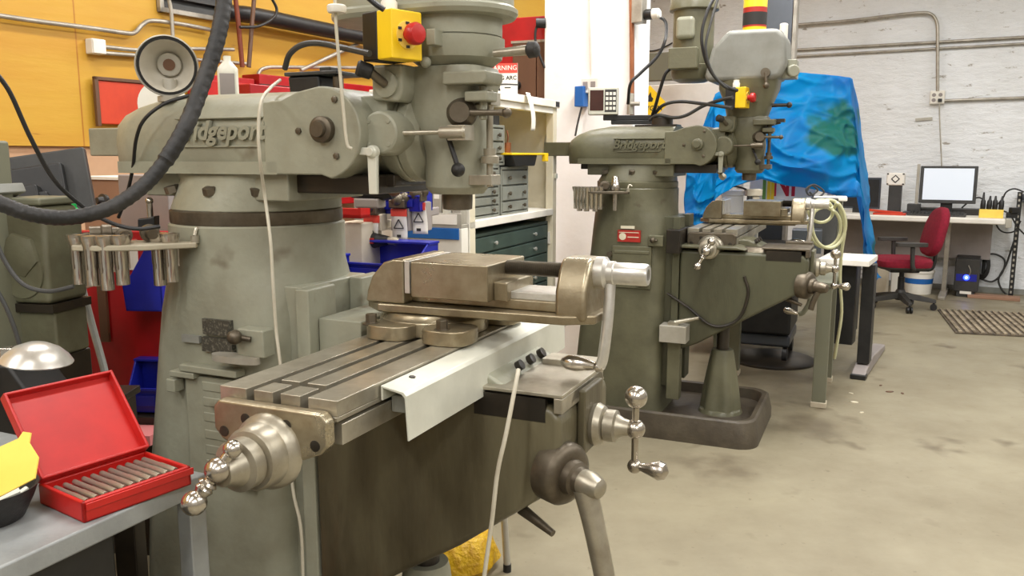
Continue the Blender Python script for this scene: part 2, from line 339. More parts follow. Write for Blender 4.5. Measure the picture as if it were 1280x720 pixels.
def mill(n, org, label, kz, tz, ty, tx, mp, mk_, second):
    t = thing('milling_machine', label, 'milling machine', (*org, 0), LT, None)
    st_ = 'steel_dark' if second else 'steel'
    cz = 1.15
    # --- base pan
    b = MB()
    def rr(x0, x1, hy, z, r=.09, k=6):
        o = []
        for cx, cy, a0 in ((x1-r, hy-r, 0), (x0+r, hy-r, 90), (x0+r, -hy+r, 180), (x1-r, -hy+r, 270)):
            for i in range(k+1): a = R(a0+90*i/k); o.append(V((cx+r*math.cos(a), cy+r*math.sin(a), z)))
        return o
    b.hull([rr(-.36, .655, .33, 0), rr(-.36, .655, .33, .045), rr(-.35, .64, .315, .115), rr(-.34, .63, .305, .122), rr(-.33, .61, .285, .118), rr(-.32, .6, .275, .07)])
    b.build('base', 'base', t, 0, 30)
    # --- column
    b = MB()
    S = [(.07, -.29, .185, .21, 6), (.14, -.275, .18, .2, 6), (.53, -.235, .18, .2, 6), (.75, -.205, .185, .197, 5), (.86, -.2, .19, .195, 4), (.95, -.2, .198, .198, 3), (1.02, -.2, .2, .2, 2.3), (1.06, -.2, .2, .2, 2), (cz-.004, -.2, .2, .2, 2), (cz, -.196, .196, .196, 2)]
    b.hull([sup(xa, xb, hy, q, z) for z, xa, xb, hy, q in S])
    col = b.build('column', mp, t, 0, 30)
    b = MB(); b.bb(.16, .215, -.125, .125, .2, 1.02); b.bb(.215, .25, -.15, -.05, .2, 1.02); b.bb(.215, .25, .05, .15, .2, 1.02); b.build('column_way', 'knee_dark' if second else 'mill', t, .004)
    if second:
        b = MB(); b.bb(.20, .264, -.215, .12, .855, .965); b.build('way_guard', 'oil', t, .004)
    else:
        b = MB(); b.bb(.252, .36, -.12, .12, .84, .955); b.build('way_guard', 'mill', t, .003)
    # near side of the column
    yf = -.203
    if not second:
        b = MB()
        for i, z in enumerate((.80, .765, .73, .69, .655, .62)): b.bb(-.0, .10, yf-.008, yf+.02, z-.012, z+.01)
        b.bb(-.05, .13, yf-.006, yf+.02, .575, .82); b.build('louvre_panel', mp, t, .003)
        b = MB(); b.box((.03, yf-.006, .838), (.16, .03, .016)); b.box((-.045, yf-.006, .822), (.07, .03, .014)); b.box((-.075, yf-.01, .795), (.025, .03, .03)); b.build('cover_rail', mp, t, .003)
        for z, x, w, h in ((.933, .045, .075, .034), (.893, .045, .085, .032)):
            b = MB(); b.bb(x-w/2, x+w/2, yf-.003, yf+.01, z-h/2, z+h/2); plab(b.build('spec_plate', 'label_dark', t), 'small dark plate with worn print')
        b = MB(); b.bb(-.055, -.005, yf-.003, yf+.01, .893, .909); plab(b.build('spec_plate', 'grey', t), 'small blank pale plate')
        b = MB(); b.bb(.115, .185, yf-.018, yf+.02, .88, .94); pb = b.build('oil_pump', mp, t, .004)
        b = MB(); b.sph((.125, yf-.035, .925), .016); b.cyl((.125, yf-.03, .925), (.155, yf-.02, .92), .006); b.build('pump_knob', 'steel_dark', pb)
        b = MB(); b.hull([sup(.05, .175, .02, 2.4, z, 24, yf-.02) for z in (.868, .875, .882)]); b.build('pump_cup', 'lampshell', pb)
    else:
        b = MB(); b.bb(-.035, .075, yf-.003, yf+.01, .9, .955); lp = plab(b.build('name_plate', 'label_red', t), 'red name plate with a pale round emblem')
        b = MB(); b.lathe((-.01, yf-.003, .925), (0, -1, 0), [(0, .017), (.0015, .017)], 24); b.lathe((-.01, yf-.004, .925), (0, -1, 0), [(0, .009), (.0015, .009)], 16); plab(b.build('emblem', 'cream', lp), 'pale ring emblem')
        b = MB(); b.bb(.014, .068, yf-.0045, yf-.002, .921, .925); b.bb(-.028, .068, yf-.0045, yf-.002, .943, .946); b.build('lettering', 'cream', lp)
        b = MB(); b.bb(-.02, .045, yf-.004, yf+.01, .962, .975); plab(b.build('spec_plate', 'cream', t), 'small pale plate above the red one')
        b = MB(); b.bb(.115, .185, yf-.012, yf+.02, .885, .935); pb = b.build('oil_pump', mp, t, .004)
        b = MB(); b.sph((.14, yf-.025, .915), .013); b.cyl((.14, yf-.02, .915), (.16, yf-.02, .913), .006); b.build('pump_knob', 'steel_dark', pb)
        b = MB(); b.bb(-.06, .13, yf-.005, yf+.02, .68, .88); b.bb(-.05, .12, yf-.009, yf+.02, .845, .86); b.build('cover_panel', mp, t, .003)
        b = MB(); b.cyl((.07, yf-.02, .70), (.12, yf-.02, .705), .008); b.cyl((-.07, yf-.02, .84), (-.07, yf+.01, .84), .012); b.cyl((-.07, yf-.02, .705), (-.07, yf+.01, .705), .01); b.build('panel_latch', 'steel_dark', t)
    # --- turret
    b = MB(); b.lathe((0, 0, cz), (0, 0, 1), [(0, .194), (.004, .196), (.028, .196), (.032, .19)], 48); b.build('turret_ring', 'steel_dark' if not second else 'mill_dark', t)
    b = MB(); b.hull([sup(-.19, .192, .19, 2.1, 1.18), sup(-.165, .185, .178, 2.4, 1.215), sup(-.14, .185, .165, 3, 1.245), sup(-.14, .185, .16, 4, 1.275)])
    b.bb(-.215, -.1, -.13, .12, 1.21, 1.275); b.bb(.1, .21, -.15, .13, 1.205, 1.275)
    b.build('turret', mp, t, .004)
    for x, y in ((-.13, -.145), (.02, -.175), (.13, -.145), (-.13, .145), (.02, .175), (.13, .145)):
        MB().lathe((x*.92, y*.97, 1.218), (x*1.5, y*1.5, 1), [(0, .016), (.015, .016), (.017, .013)], 6).build('turret_bolt', 'steel_dark', t)
    # --- ram
    b = MB()
    sec = lambda k, dz: [(-.15*k, 1.262), (-.162*k, 1.285), (-.165*k, 1.335), (-.158*k, 1.38+dz), (-.13*k, 1.412+dz*1.6), (-.08*k, 1.428+dz*2), (0, 1.434+dz*2.2), (.08*k, 1.428+dz*2), (.13*k, 1.412+dz*1.6), (.158*k, 1.38+dz), (.165*k, 1.335), (.162*k, 1.285), (.15*k, 1.262)]
    L = []
    for x, k, dz in ((-.325, .55, -.03), (-.315, .68, -.024), (-.28, .87, -.012), (-.22, .97, -.002), (-.14, 1, .004), (.2, 1, .004)): L.append([V((x, y, z)) for y, z in sec(k, dz)])
    b.bb(-.25, .2, -.172, .172, 1.262, 1.288)
    b.hull(L); b.build('ram', mp, t, 0, 32)
    b = MB(); b.bb(-.27, .42, -.07, .07, 1.236, 1.262); b.bb(.2, .40, -.12, .12, 1.222, 1.262); b.build('ram_slide', 'oil', t, .004)
    b = MB(); b.bb(-.47, -.3, -.06, .06, 1.30, 1.368); b.build('ram_end_block', mp, t, .004)
    # logo panel
    b = MB(); x0, x1, z0, z1, yy = -.075, .168, 1.318, 1.382, -.1655
    for a in ((x0, x1, z1-.004, z1), (x0+.02, x1-.02, z0, z0+.004)): b.bb(a[0], a[1], yy-.003, yy+.01, a[2], a[3])
    b.box((x0+.008, yy, (z0+z1)/2), (.004, .006, .06), rot=Matrix.Rotation(R(18), 3, 'Y')); b.box((x1-.008, yy, (z0+z1)/2), (.004, .006, .06), rot=Matrix.Rotation(R(18), 3, 'Y'))
    lg = b.build('logo_frame', mp, t, .0015)
    text('Bridgeport', 'lettering', mp, lg, ((x0+x1)/2, yy-.002, 1.352), SIDE, .056, .005, 1.02, shear=.28, bold=.0016)
    # knuckle
    b = MB(); cx, cz2, r = .315, 1.345, .092
    poly = [(.17, 1.262), (.31, 1.262)]+[(cx+r*math.cos(R(a)), cz2+r*math.sin(R(a))) for a in range(-78, 95, 9)]+[(.255, 1.427), (.215, 1.412), (.17, 1.41)]
    b.prism(poly, 'y', -.172, .172); kn = b.build('knuckle', mp, t, .004)
    for x, z, rr_, h in ((.322, 1.352, .026, .014),): MB().lathe((x, -.172, z), (0, -1, 0), [(0, rr_), (h, rr_), (h+.004, rr_*.8), (h+.004, rr_*.62), (h+.012, rr_*.58)], 24).build('pivot_bolt', 'steel_dark' if not second else 'mill_dark', kn)
    for x, z in ((.35, 1.41), (.35, 1.30), (.26, 1.35)): MB().lathe((x, -.172, z), (0, -1, 0), [(0, .007), (.004, .007), (.005, .004)], 6).build('knuckle_bolt', 'steel_dark', kn)
    b = MB()
    b.lathe((.36, 0, 1.345), (1, 0, 0), [(0, .085), (.03, .088), (.05, .1), (.075, .1), (.08, .096)], 36); b.bb(.34, .43, -.11, .11, 1.30, 1.42); b.build('head_adapter', mp, t, .012)
    b = MB(); b.lathe((.43, -.07, 1.345), (0, -1, 0), [(0, .045), (.05, .045), (.07, .042), (.073, .038)], 28)
    for k in range(4): a = R(45+90*k); b.lathe((.43+.032*math.cos(a), -.142, 1.345+.032*math.sin(a)), (0, -1, 0), [(0, .005), (.003, .005)], 8)
    b.build('worm_boss', mp, t, .001)
    # quill feed lever in front of the boss
    b = MB(); c = V((.425, -.150, 1.308))
    b.lathe(c, (0, -1, 0), [(0, .013), (.014, .013), (.018, .009), (.022, .009)], 20)
    b.prism([(.414, 1.31), (.436, 1.31), (.434, 1.225), (.416, 1.225)], 'y', -.162, -.152); b.prism([(.425, 1.317), (.425, 1.300), (.35, 1.306), (.35, 1.316)], 'y', -.162, -.152)
    b.build('knee_lock_lever', 'dull_alu' if not second else 'mill', t, .002)
    # --- head
    hx = .53
    b = MB()
    b.hull([sup(hx-.055, hx+.055, .055, 2, 1.222), sup(hx-.066, hx+.066, .066, 2, 1.236), sup(hx-.065, hx+.065, .065, 2, 1.30), sup(hx-.075, hx+.07, .072, 2.4, 1.345), sup(hx-.09, hx+.065, .078, 3, 1.375), sup(hx-.095, hx+.07, .08, 3.5, 1.42), sup(hx-.09, hx+.085, .08, 4, 1.455), sup(hx-.08, hx+.075, .075, 4, 1.478)])
    b.lathe((.44, 0, 1.345), (1, 0, 0), [(0, .1), (.02, .098), (.04, .07)], 32)
    hd = b.build('head', mp, t, .002)
    b = MB(); b.lathe((hx, 0, 1.188), (0, 0, 1), [(0, .024), (.002, .031), (.02, .032), (.04, .032)], 28); b.build('quill', 'steel_dark', t)
    b = MB(); b.prism([(.405, 1.41), (.465, 1.405), (.475, 1.425), (.475, 1.478), (.405, 1.478)], 'y', -.125, -.04); fb = b.build('feed_box', mp, t, .006)
    MB().lathe((.44, -.125, 1.44), (0, -1, 0), [(0, .026), (.006, .026), (.007, .02)], 28).build('feed_dial', mp, fb)
    b = MB(); b.tube([(.44, -.13, 1.44), (.432, -.15, 1.452), (.425, -.165, 1.464)], .009, 12, 4); b.build('feed_lever', 'steel_dark', fb)
    b = MB(); b.lathe((.428, -.155, 1.46), (-.75, -.6, .28), [(0, .011), (.004, .015), (.028, .016), (.032, .012)], 18); plab(b.build('lever_knob', 'rubber', fb), 'black rubber lever knob')
    # quill stop, handles on the front of the head
    b = MB(); b.cyl((hx+.085, -.02, 1.238), (hx+.085, -.02, 1.43), .007); b.bb(hx+.05, hx+.1, -.045, .0, 1.242, 1.262); b.bb(hx+.05, hx+.1, -.045, .0, 1.40, 1.425); b.build('quill_stop_rod', st_, t, .001)
    b = MB(); b.lathe((hx+.085, -.02, 1.285), (0, 0, 1), [(0, .019), (.014, .019), (.016, .013), (.03, .013)], 20); b.build('stop_nut', st_, t)
    b = MB(); b.lathe((hx+.04, -.05, 1.385), (.3, -1, 0), [(0, .03), (.02, .03), (.03, .022), (.04, .02)], 24); b.cyl((hx+.045, -.08, 1.385), (hx+.14, -.06, 1.383), .006); b.sph((hx+.14, -.06, 1.383), .010); b.build('fine_feed_wheel', 'steel_dark', t)
    b = MB(); b.cyl((.47, -.12, 1.345), (.56, -.09, 1.347), .005); b.lathe((.545, -.1, 1.346), (1, .1, 0), [(0, .012), (.05, .013), (.055, .009)], 14); b.bb(.56, .6, -.1, -.06, 1.33, 1.36); b.build('feed_trip_lever', st_, t, .001)
    b = MB(); b.cyl((.55, -.075, 1.335), (.575, -.085, 1.28), .005); b.sph((.577, -.087, 1.273), .014); plab(b.build('quill_lock', 'rubber', t), 'dark ball handle of the quill lock')
    b = MB(); b.prism([(hx+.02, 1.437), (hx+.11, 1.437), (hx+.115, 1.445), (hx+.115, 1.462), (hx+.02, 1.462)], 'y', -.1, -.02); b.cyl((hx+.09, -.06, 1.37), (hx+.09, -.06, 1.437), .008); b.bb(hx+.06, hx+.11, -.085, -.035, 1.405, 1.425); b.build('depth_bracket', mp, t, .004)
    # --- drive
    if not second:
        b = MB(); dx = .53
        b.lathe((dx, 0, 1.474), (0, 0, 1), [(0, .06), (.006, .075), (.02, .094), (.045, .1), (.06, .1), (.062, .095)], 40); b.build('gear_housing', mp, t)
        MB().sph((dx-.015, -.1, 1.481), .011).build('housing_plug', mp, t)
        b = MB(); b.cyl((dx, 0, 1.534), (dx, 0, 1.538), .092); b.cyl((dx, 0, 1.538), (dx, 0, 1.582), .095, n=40); b.build('pulley_housing', mp, t)
        b = MB()
        def stad(z, r):
            return [V((dx+.01+r*math.cos(R(a)), r*math.sin(R(a)), z)) for a in range(-90, 91, 9)]+[V((dx-.16+r*math.cos(R(a)), r*math.sin(R(a)), z)) for a in range(90, 271, 9)]
        b.hull([stad(1.572, .09), stad(1.574, .112), stad(1.582, .118), stad(1.59, .118), stad(1.596, .11), stad(1.70, .108), stad(1.715, .1)]); b.build('belt_housing', mp, t, 0, 30)
        b = MB(); b.lathe((.31, 0, 1.716), (0, 0, 1), [(0, .085), (.25, .085), (.27, .07)], 32); b.build('motor', mp, t)
        b = MB(); b.cyl((.63, -.03, 1.5), (.705, -.03, 1.503), .008, .01); sl = b.build('speed_lever', 'steel', t)
        b = MB(); b.lathe((.7, -.03, 1.503), (1, 0, .02), [(0, .01), (.005, .016), (.02, .015), (.025, .008)], 18); plab(b.build('lever_knob', 'rubber', sl), 'black lever knob')
    else:
        b = MB()
        pr = [(.34, 1.63), (.33, 1.66), (.36, 1.78), (.43, 1.852), (.64, 1.85), (.675, 1.82), (.685, 1.70), (.66, 1.64), (.62, 1.63)]
        b.prism(pr, 'y', -.125, .125); b.build('belt_housing', 'grey', t, .03, seg=3)
        b = MB(); b.hull([sup(.42, .6, .08, 3, 1.475), sup(.41, .62, .09, 3, 1.53), sup(.385, .645, .115, 4, 1.60), sup(.385, .65, .12, 4, 1.64)]); b.build('gear_housing', mp, t)
        b = MB(); b.lathe((.25, 0, 1.64), (0, 0, 1), [(0, .06), (.012, .088), (.04, .1), (.075, .1), (.078, .094), (.2, .094), (.32, .094), (.322, .112), (.325, .114), (.37, .108), (.39, .09), (.395, .02)], 36); mo = b.build('motor', mp, t)
        b = MB(); b.box((.235, -.1, 1.875), (.085, .05, .1)); b.build('switch_box', 'mill', mo, .02, seg=3)
        b = MB(); b.bb(.17, .30, -.15, -.085, 1.69, 1.785); b.build('terminal_box', mp, mo, .006)
        b = MB(); b.bb(.66, .72, -.06, .04, 1.64, 1.72); b.lathe((.69, -.03, 1.67), (.6, -1, 0), [(0, .028), (.04, .028), (.045, .024)], 24); b.build('speed_dial', 'mill', t, .004)
        b = MB(); b.cyl((.60, -.12, 1.66), (.60, -.15, 1.66), .02); b.cyl((.60, -.145, 1.66), (.605, -.145, 1.61), .007); b.sph((.606, -.145, 1.605), .014); b.build('brake_lever', 'steel_dark', t)
        b = MB(); b.cyl((.62, -.03, 1.525), (.69, -.03, 1.525), .008); b.sph((.695, -.03, 1.525), .013); b.build('speed_lever', 'oil', t)
        b = MB(); b.cyl((.6, -.03, 1.44), (.66, -.03, 1.455), .012); b.bb(.63, .68, -.045, -.015, 1.45, 1.465); b.build('feed_crank', 'oil', t)
    # --- emergency stop
    fd = V((.94, -.34, 0)).normalized() if not second else V((.985, -.12, 0)).normalized(); sd = V((fd.y, -fd.x, 0)); Q = Matrix((sd, fd, V((0, 0, 1)))).transposed()     # columns: side, out, up
    e = V((.49, -.155, 1.525)) if not second else V((.505, -.13, 1.555))
    b = MB(); b.box(e-fd*.045, (.074, .045, .09), rot=Q); st = plab(b.build('stop_box', 'black', t, .003), 'black back of the emergency stop box')
    b = MB(); b.box(e, (.074, .045, .09), rot=Q); cv = plab(b.build('stop_cover', 'yellow', st, .003), 'yellow cover of the emergency stop box')
    b = MB(); b.lathe(e+fd*.0225, fd, [(0, .026), (.0015, .026)], 28); sg = plab(b.build('stop_ring', 'paper_yellow', cv), 'round pale yellow legend ring')
    for a in range(30, 360, 60): MB().box(e+fd*.0245+sd*(.0215*math.cos(R(a)))+V((0, 0, .0215*math.sin(R(a)))), (.008, .0012, .005), rot=Q).build('legend_mark', 'ink', sg)
    b = MB(); b.lathe(e+fd*.0225, fd, [(0, .011), (.014, .011), (.015, .02), (.028, .021), (.034, .017), (.036, .004)], 24); plab(b.build('stop_button', 'box_red', cv), 'red mushroom push button')
    b = MB(); b.lathe(e-fd*.03+V((0, 0, .045)), (0, 0, 1), [(0, .016), (.02, .016), (.024, .013), (.034, .013)], 16); plab(b.build('cable_gland', 'white', st), 'white cable gland')
    b = MB(); b.box(e+fd*.0+V((.05, .06, 0)), (.02, .06, .03)); b.build('stop_bracket', mp, st, .002)
    # --- knee
    k0 = kz; dz = -.035 if not second else 0
    poly = [(.252, k0), (.80, k0), (.82, k0-.02), (.82, k0-.085), (.805, k0-.135), (.775, k0-.18+dz*.3), (.60, k0-.285+dz), (.345, k0-.44+dz*1.2), (.252, k0-.48+dz*1.2)]
    b = MB(); b.prism(poly, 'y', -.15, .15); b.build('knee', mk_, t, .022, seg=4)
    b = MB(); b.prism([(-.11, k0-.004), (.11, k0-.004), (.085, k0+.02), (-.085, k0+.02)], 'x', .27, .825); b.build('knee_way', st_, t, .002)
    b = MB(); b.bb(.62, .825, -.152, .08, k0+.02, k0+.028); b.bb(.807, .825, -.152, .1, k0-.01, k0+.02); b.bb(.70, .82, .06, .12, k0+.02, k0+.04); b.build('way_cover', st_, t, .002)
    b = MB(); b.bb(.64, .79, -.1512, -.14, k0-.03, k0+.016); plab(b.build('knee_slot_shade', 'oil', t), 'dark box standing in for the shade in the slot under the way cover')  # dark box paints in the shade of the recess below the way cover
    b = MB(); b.bb(.82, .838, -.055, .06, k0-.12, k0+.012); b.build('front_plate', 'knee' if not second else 'mill_dark', t, .004)
    # cross feed
    b = MB(); zc = k0-.07; b.lathe((.835, 0, zc), (1, 0, 0), [(0, .04), (.012, .044), (.024, .038), (.028, .029), (.03, .033), (.05, .033), (.053, .025), (.065, .019), (.085, .014)], 28)
    cf = b.build('cross_feed_dial', 'steel', t)
    b = MB(); x = .925; b.sph((x, 0, zc), .02); b.cyl((x, 0, zc-.07), (x, 0, zc+.06), .007); b.sph((x, 0, zc+.066), .023); b.sph((x, 0, zc-.078), .015)
    b.lathe((x, 0, zc-.078), (1, -.1, 0), [(0, .01), (.015, .008), (.032, .013), (.052, .0195), (.064, .016), (.071, .003)], 18); plab(b.build('ball_crank', 'chrome', cf), 'polished ball crank')
    # knee elevating crank
    b = MB(); ko = V((.81, -.12, k0-.135)); kd = V((.92, -.39, -.05)).normalized()
    b.lathe(ko-kd*.02, kd, [(0, .062), (.035, .062), (.045, .056), (.05, .045), (.05, .035), (.066, .033), (.07, .026), (.08, .025)], 32); ke = b.build('elevating_shaft', 'steel_dark', t)
    b = MB(); p = ko+kd*.078
    b.lathe(p-kd*.03, kd, [(0, .024), (.03, .026), (.055, .018), (.06, .01)], 20)
    if not second:
        q = p+V((.05, -.01, -.245)); b.tube([p+V((-.01, 0, -.01)), p+V((.012, -.002, -.09)), q], .016, 16, 8, rf=lambda u, i: .023-.004*u); b.sph(q, .02)
        b.build('elevating_crank', 'steel', ke)
    else:
        b.tube([p+V((-.01, 0, -.01)), p+V((-.03, 0, -.06)), p+V((-.04, 0, -.1))], .013, 12); b.build('elevating_crank', 'steel_dark', ke)
    b = MB(); b.cyl((.72, -.1, k0-.20+dz), (.80, -.13, k0-.225+dz), .012, .007); b.build('knee_clamp', 'steel_dark', t)
    # pedestal of the elevating screw
    b = MB(); L = []
    for z, r in ((.07, .105), (.085, .1), (.09, .092), (.2, .078), (.36, .055), (.38, .05)):
        L.append([V((.44+r*(1+(.09*math.cos(6*a) if .088 < z < .3 else 0))*math.cos(a), r*(1+(.09*math.cos(6*a) if .088 < z < .3 else 0))*math.sin(a), z)) for a in [2*math.pi*i/48 for i in range(48)]])
    b.hull(L); b.build('screw_pedestal', mp, t, 0, 30)
    b = MB(); b.cyl((.44, 0, .37), (.44, 0, k0-.36), .03); b.build('elevating_screw', 'oil', t)
    # --- saddle
    b = MB(); b.prism([(tx-.19, k0+.012), (tx+.17, k0+.012), (tx+.13, tz-.072), (tx-.15, tz-.072)], 'y', -.17, .17); b.build('saddle', 'mill_dark' if second else 'mill', t, .006)
    b = MB(); b.prism([(tx+.1, k0+.03), (tx+.2, k0-.0), (tx+.235, k0+.012), (tx+.16, tz-.05), (tx+.1, tz-.05)], 'y', -.13 if not second else -.03, .15); 
    sb = b.build('saddle_apron', 'mill_dark' if second else 'mill', t, .008)
    b = MB()
    for y in (-.03, .03, .09): MB().lathe((tx+.19, y, k0+.04), (.75, 0, .5), [(0, .011), (.012, .011), (.013, .006)], 14).build('apron_screw', 'oil', sb)
    # --- table
    hw, hl = .115, .535
    y0, y1 = ty-hl, ty+hl
    b = MB(); tt = tz-.026
    b.prism([(tx-hw, tz-.034), (tx+hw, tz-.034), (tx+hw, tt), (tx-hw, tt)], 'y', y0, y1)
    b.prism([(tx-hw+.012, tz-.04), (tx+hw-.012, tz-.04), (tx+hw-.012, tz-.034), (tx-hw+.012, tz-.034)], 'y', y0, y1)
    b.prism([(tx-hw, tz-.074), (tx+hw, tz-.074), (tx+hw, tz-.04), (tx-hw, tz-.04)], 'y', y0+.012, y1-.012)
    xs = [-hw, -.0605, -.0455, -.0075, .0075, .0455, .0605, hw]
    for a, c in ((0, 1), (2, 3), (4, 5), (6, 7)):
        x0, x1 = tx+xs[a], tx+xs[c]
        if a in (2, 4):
            b.bb(x0, x1, y0+.068, y1-.068, tt, tz); b.bb(x0, x1, y0, y0+.05, tt, tz); b.bb(x0, x1, y1-.05, y1, tt, tz)
        else: b.bb(x0, x1, y0, y1, tt, tz)
    b.build('table', 'steel', t, .0015)
    b = MB()
    for k in (-1, 0, 1): b.bb(tx+k*.053-.0075, tx+k*.053+.0075, y0+.002, y1-.002, tt+.0003, tt+.0012)
    b.build('slot_floor', 'oil', t)
    for side in (-1, 1):
        ye = y0 if side < 0 else y1; b = MB(); hb = .112; zt = tz-.016
        P = [(tx-hb, zt-.012), (tx-hb+.012, zt), (tx+hb-.012, zt), (tx+hb, zt-.012), (tx+hb, zt-.05), (tx+hb-.015, zt-.066), (tx+.05, zt-.085), (tx+.03, zt-.105), (tx-.03, zt-.105), (tx-.05, zt-.085), (tx-hb+.015, zt-.066), (tx-hb, zt-.05)]
        b.prism(P, 'y', ye, ye+side*.022)
        eb = b.build('end_bracket', 'vise' if not second else 'steel_dark', t, .006, seg=3)
        for x, z in ((-.09, zt-.052), (-.045, zt-.026), (.035, zt-.026), (.088, zt-.052)): MB().lathe((tx+x, ye+side*.0205, z), (0, side, 0), [(0, .009), (.0025, .009), (.003, .0065)], 16).build('bracket_screw', 'oil', eb)
        if side < 0:
            zc = tz-.088; b = MB(); o_ = V((tx, ye-.02, zc))
            b.lathe(o_, (0, -1, 0), [(0, .062), (.012, .06), (.02, .052), (.045, .05), (.05, .046), (.052, .036), (.056, .04), (.078, .04), (.081, .03), (.09, .026), (.11, .02)], 32)
            cd = b.build('crank_dial', 'steel', t)
            b = MB(); c = o_+V((0, -.115, -.004)); dn = V((-.42, -.2, -.88)).normalized() if second else V((-.40, -.46, -.78)).normalized(); a0, a1 = (.05, .078) if second else (.036, .056)
            if not second: c += V((0, 0, .012))
            b.sph(c, .022 if second else .019); b.sph(c-dn*a0, .018 if second else .014); b.cyl(c-dn*a0, c+dn*a1, .0085); b.sph(c+dn*a1, .0195 if second else .0185); b.lathe(c+dn*.02, dn, [(0, .012), (.004, .015), (.008, .011), (.012, .014), (.02, .01)], 16)
            plab(b.build('ball_crank', 'chrome', cd), 'polished ball crank')
    return t

M1 = V((-.60, 1.99)); M2 = V((.614, 4.14))
mill1 = mill(1, M1, 'large grey-green milling machine in the foreground, white scale cover along its table', .83, .93, -.018, .491, 'mill', 'knee', False)
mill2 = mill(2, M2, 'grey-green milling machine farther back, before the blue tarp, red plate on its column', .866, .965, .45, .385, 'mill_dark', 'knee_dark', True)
def L1(x, y, z): return V((M1.x+math.cos(TH)*x+math.sin(TH)*y, M1.y-math.sin(TH)*x+math.cos(TH)*y, z))
def L2(x, y, z): return V((M2.x+math.cos(TH)*x+math.sin(TH)*y, M2.y-math.sin(TH)*x+math.cos(TH)*y, z))
# white scale cover on the foreground table (an angle bolted to the table front)
b = MB(); b.prism([(.609, .925), (.652, .918), (.658, .912), (.661, .836), (.658, .836), (.654, .908), (.648, .914), (.613, .921), (.613, .9), (.609, .9)], 'y', -.435, .31)
sc = plab(b.build('scale_cover', 'dull_alu', mill1, .0008), 'pale aluminium angle over the table scale')
b = MB(); b.bb(.607, .65, -.40, .29, .87, .9); b.build('scale_body', 'grey', sc, .002)
MB().lathe((.625, -.36, .9215), (.15, 0, 1), [(0, .006), (.003, .006)], 6).build('cover_screw', 'oil', sc)
# electric box under the knee of the far mill and its column side box
b = MB(); b.bb(.185, .31, -.24, -.15, .44, .52); bx = plab(b.build('valve_box', 'lampshell', mill2, .003), 'pale metal box with lever by the column')
b = MB(); b.cyl((.25, -.2, .53), (.36, -.2, .56), .012, .008); b.bb(.22, .27, -.22, -.18, .52, .535); b.build('box_lever', 'steel', bx, .001)
b = MB(); b.bb(.21, .27, -.17, -.11, .15, .44); b.build('box_post', 'mill_dark', bx, .003)
b = MB(); b.tube([(.2, -.16, .66), (.3, -.16, .60), (.42, -.157, .52), (.53, -.157, .56), (.57, -.157, .68), (.55, -.157, .76)], .007, 8); plab(b.build('oil_hose', 'oil', mill2), 'black hose looping on the knee side')

vz = vise(L1(0, 0, .93), 'worn steel machine vise on the foreground milling table, screw to the right', 'machine vises on milling tables')
v2 = vise(L2(-.075, .30, .927), 'worn steel machine vise on the far milling table, below coiled white hose', 'machine vises on milling tables', swivel=False, op=.085)
def kids(o): return [c for c in bpy.data.objects if c.parent == o]
def recentre(t, d):
    d = V(d); st = kids(t)
    while st:
        c = st.pop(); c.data.transform(Matrix.Translation(-d)); st += kids(c)
    t.location = V(t.location)+Matrix.Rotation(t.rotation_euler.z, 3, 'Z') @ d
for q in (vz, v2): recentre(q, (.55, 0, 0))

# ------------------------------------------------------------------ things on and around the foreground mill
def copy_tree(o, parent=None):
    c = o.copy(); C.objects.link(c)
    if parent: c.parent = parent
    for k in kids(o): copy_tree(k, c)
    return c
def collet_mesh(L, r):
    b = MB(); r *= 1.25; b.lathe((0, 0, -L), (0, 0, 1), [(0, r*.55), (.001, r*.8), (L*.5, r*.8), (L*.52, r*.86), (L-.004, r*.86), (L+.012, r*1.2), (L+.02, r*1.2), (L+.021, r*.6), (L+.012, r*.55)], 20)
    for k in range(3): a = R(120*k+20); b.box((r*.84*math.cos(a), r*.84*math.sin(a), -L*.35), (.004, .0025, L*.5), tz=a)
    return b
def collet_rack(org, rz, label, spots, lay, mname, clabels, gname):
    t = thing('collet_rack', label, 'collet rack', org, rz)
    b = MB(); b.hull([[V((x, y, z)) for x, y in [(.0, -.012), (0, .012), (-.05, .03), (-.09, .055), (-.19, .06), (-.24, .045), (-.262, 0), (-.24, -.045), (-.19, -.06), (-.09, -.055), (-.05, -.03)]] for z in (-.006, .006)])
    b.build('rack_plate', mname, t, .003)
    b = MB(); b.cyl((-.005, 0, .004), (-.005, 0, .02), .009); b.tube([(-.005, 0, .02), (.0, .005, .035), (.012, .01, .03)], .004, 8); b.build('rack_bolt', 'steel', t)
    for i, (x, y) in enumerate(spots):
        p = V(org)+Matrix.Rotation(rz, 3, 'Z') @ V((x, y, .006))
        solo(collet_mesh(.085+.01*(i % 2), .0135), 'collet', 'chrome', clabels, 'collet', gname, p, 0)
    for i, (x, y, a, r, L) in enumerate(lay):
        p = V(org)+Matrix.Rotation(rz, 3, 'Z') @ V((x, y, .006+r*1.2))
        b = MB(); d = V((math.cos(a), math.sin(a), 0)); b.lathe(d*(-L/2), d, [(.012, r*.3), (0, r*.5), (0, r), (L*.3, r), (L*.35, r*1.2), (L*.6, r*1.2), (L*.62, r*.8), (L, r*.7), (L, r*.4)], 20)
        solo(b, 'collet', 'steel_dark', ['steel collet lying on the rack plate beside the column, dark bore towards the room', 'steel collet lying on its side at the middle of the rack plate', 'steel collet lying at the rear edge of the rack plate'][i % 3] if mname == 'rack_tan' else 'dark steel collet lying on the far mill rack', 'collet', None, p, rz)
    return t
rc = at(247, 306, 1.80)
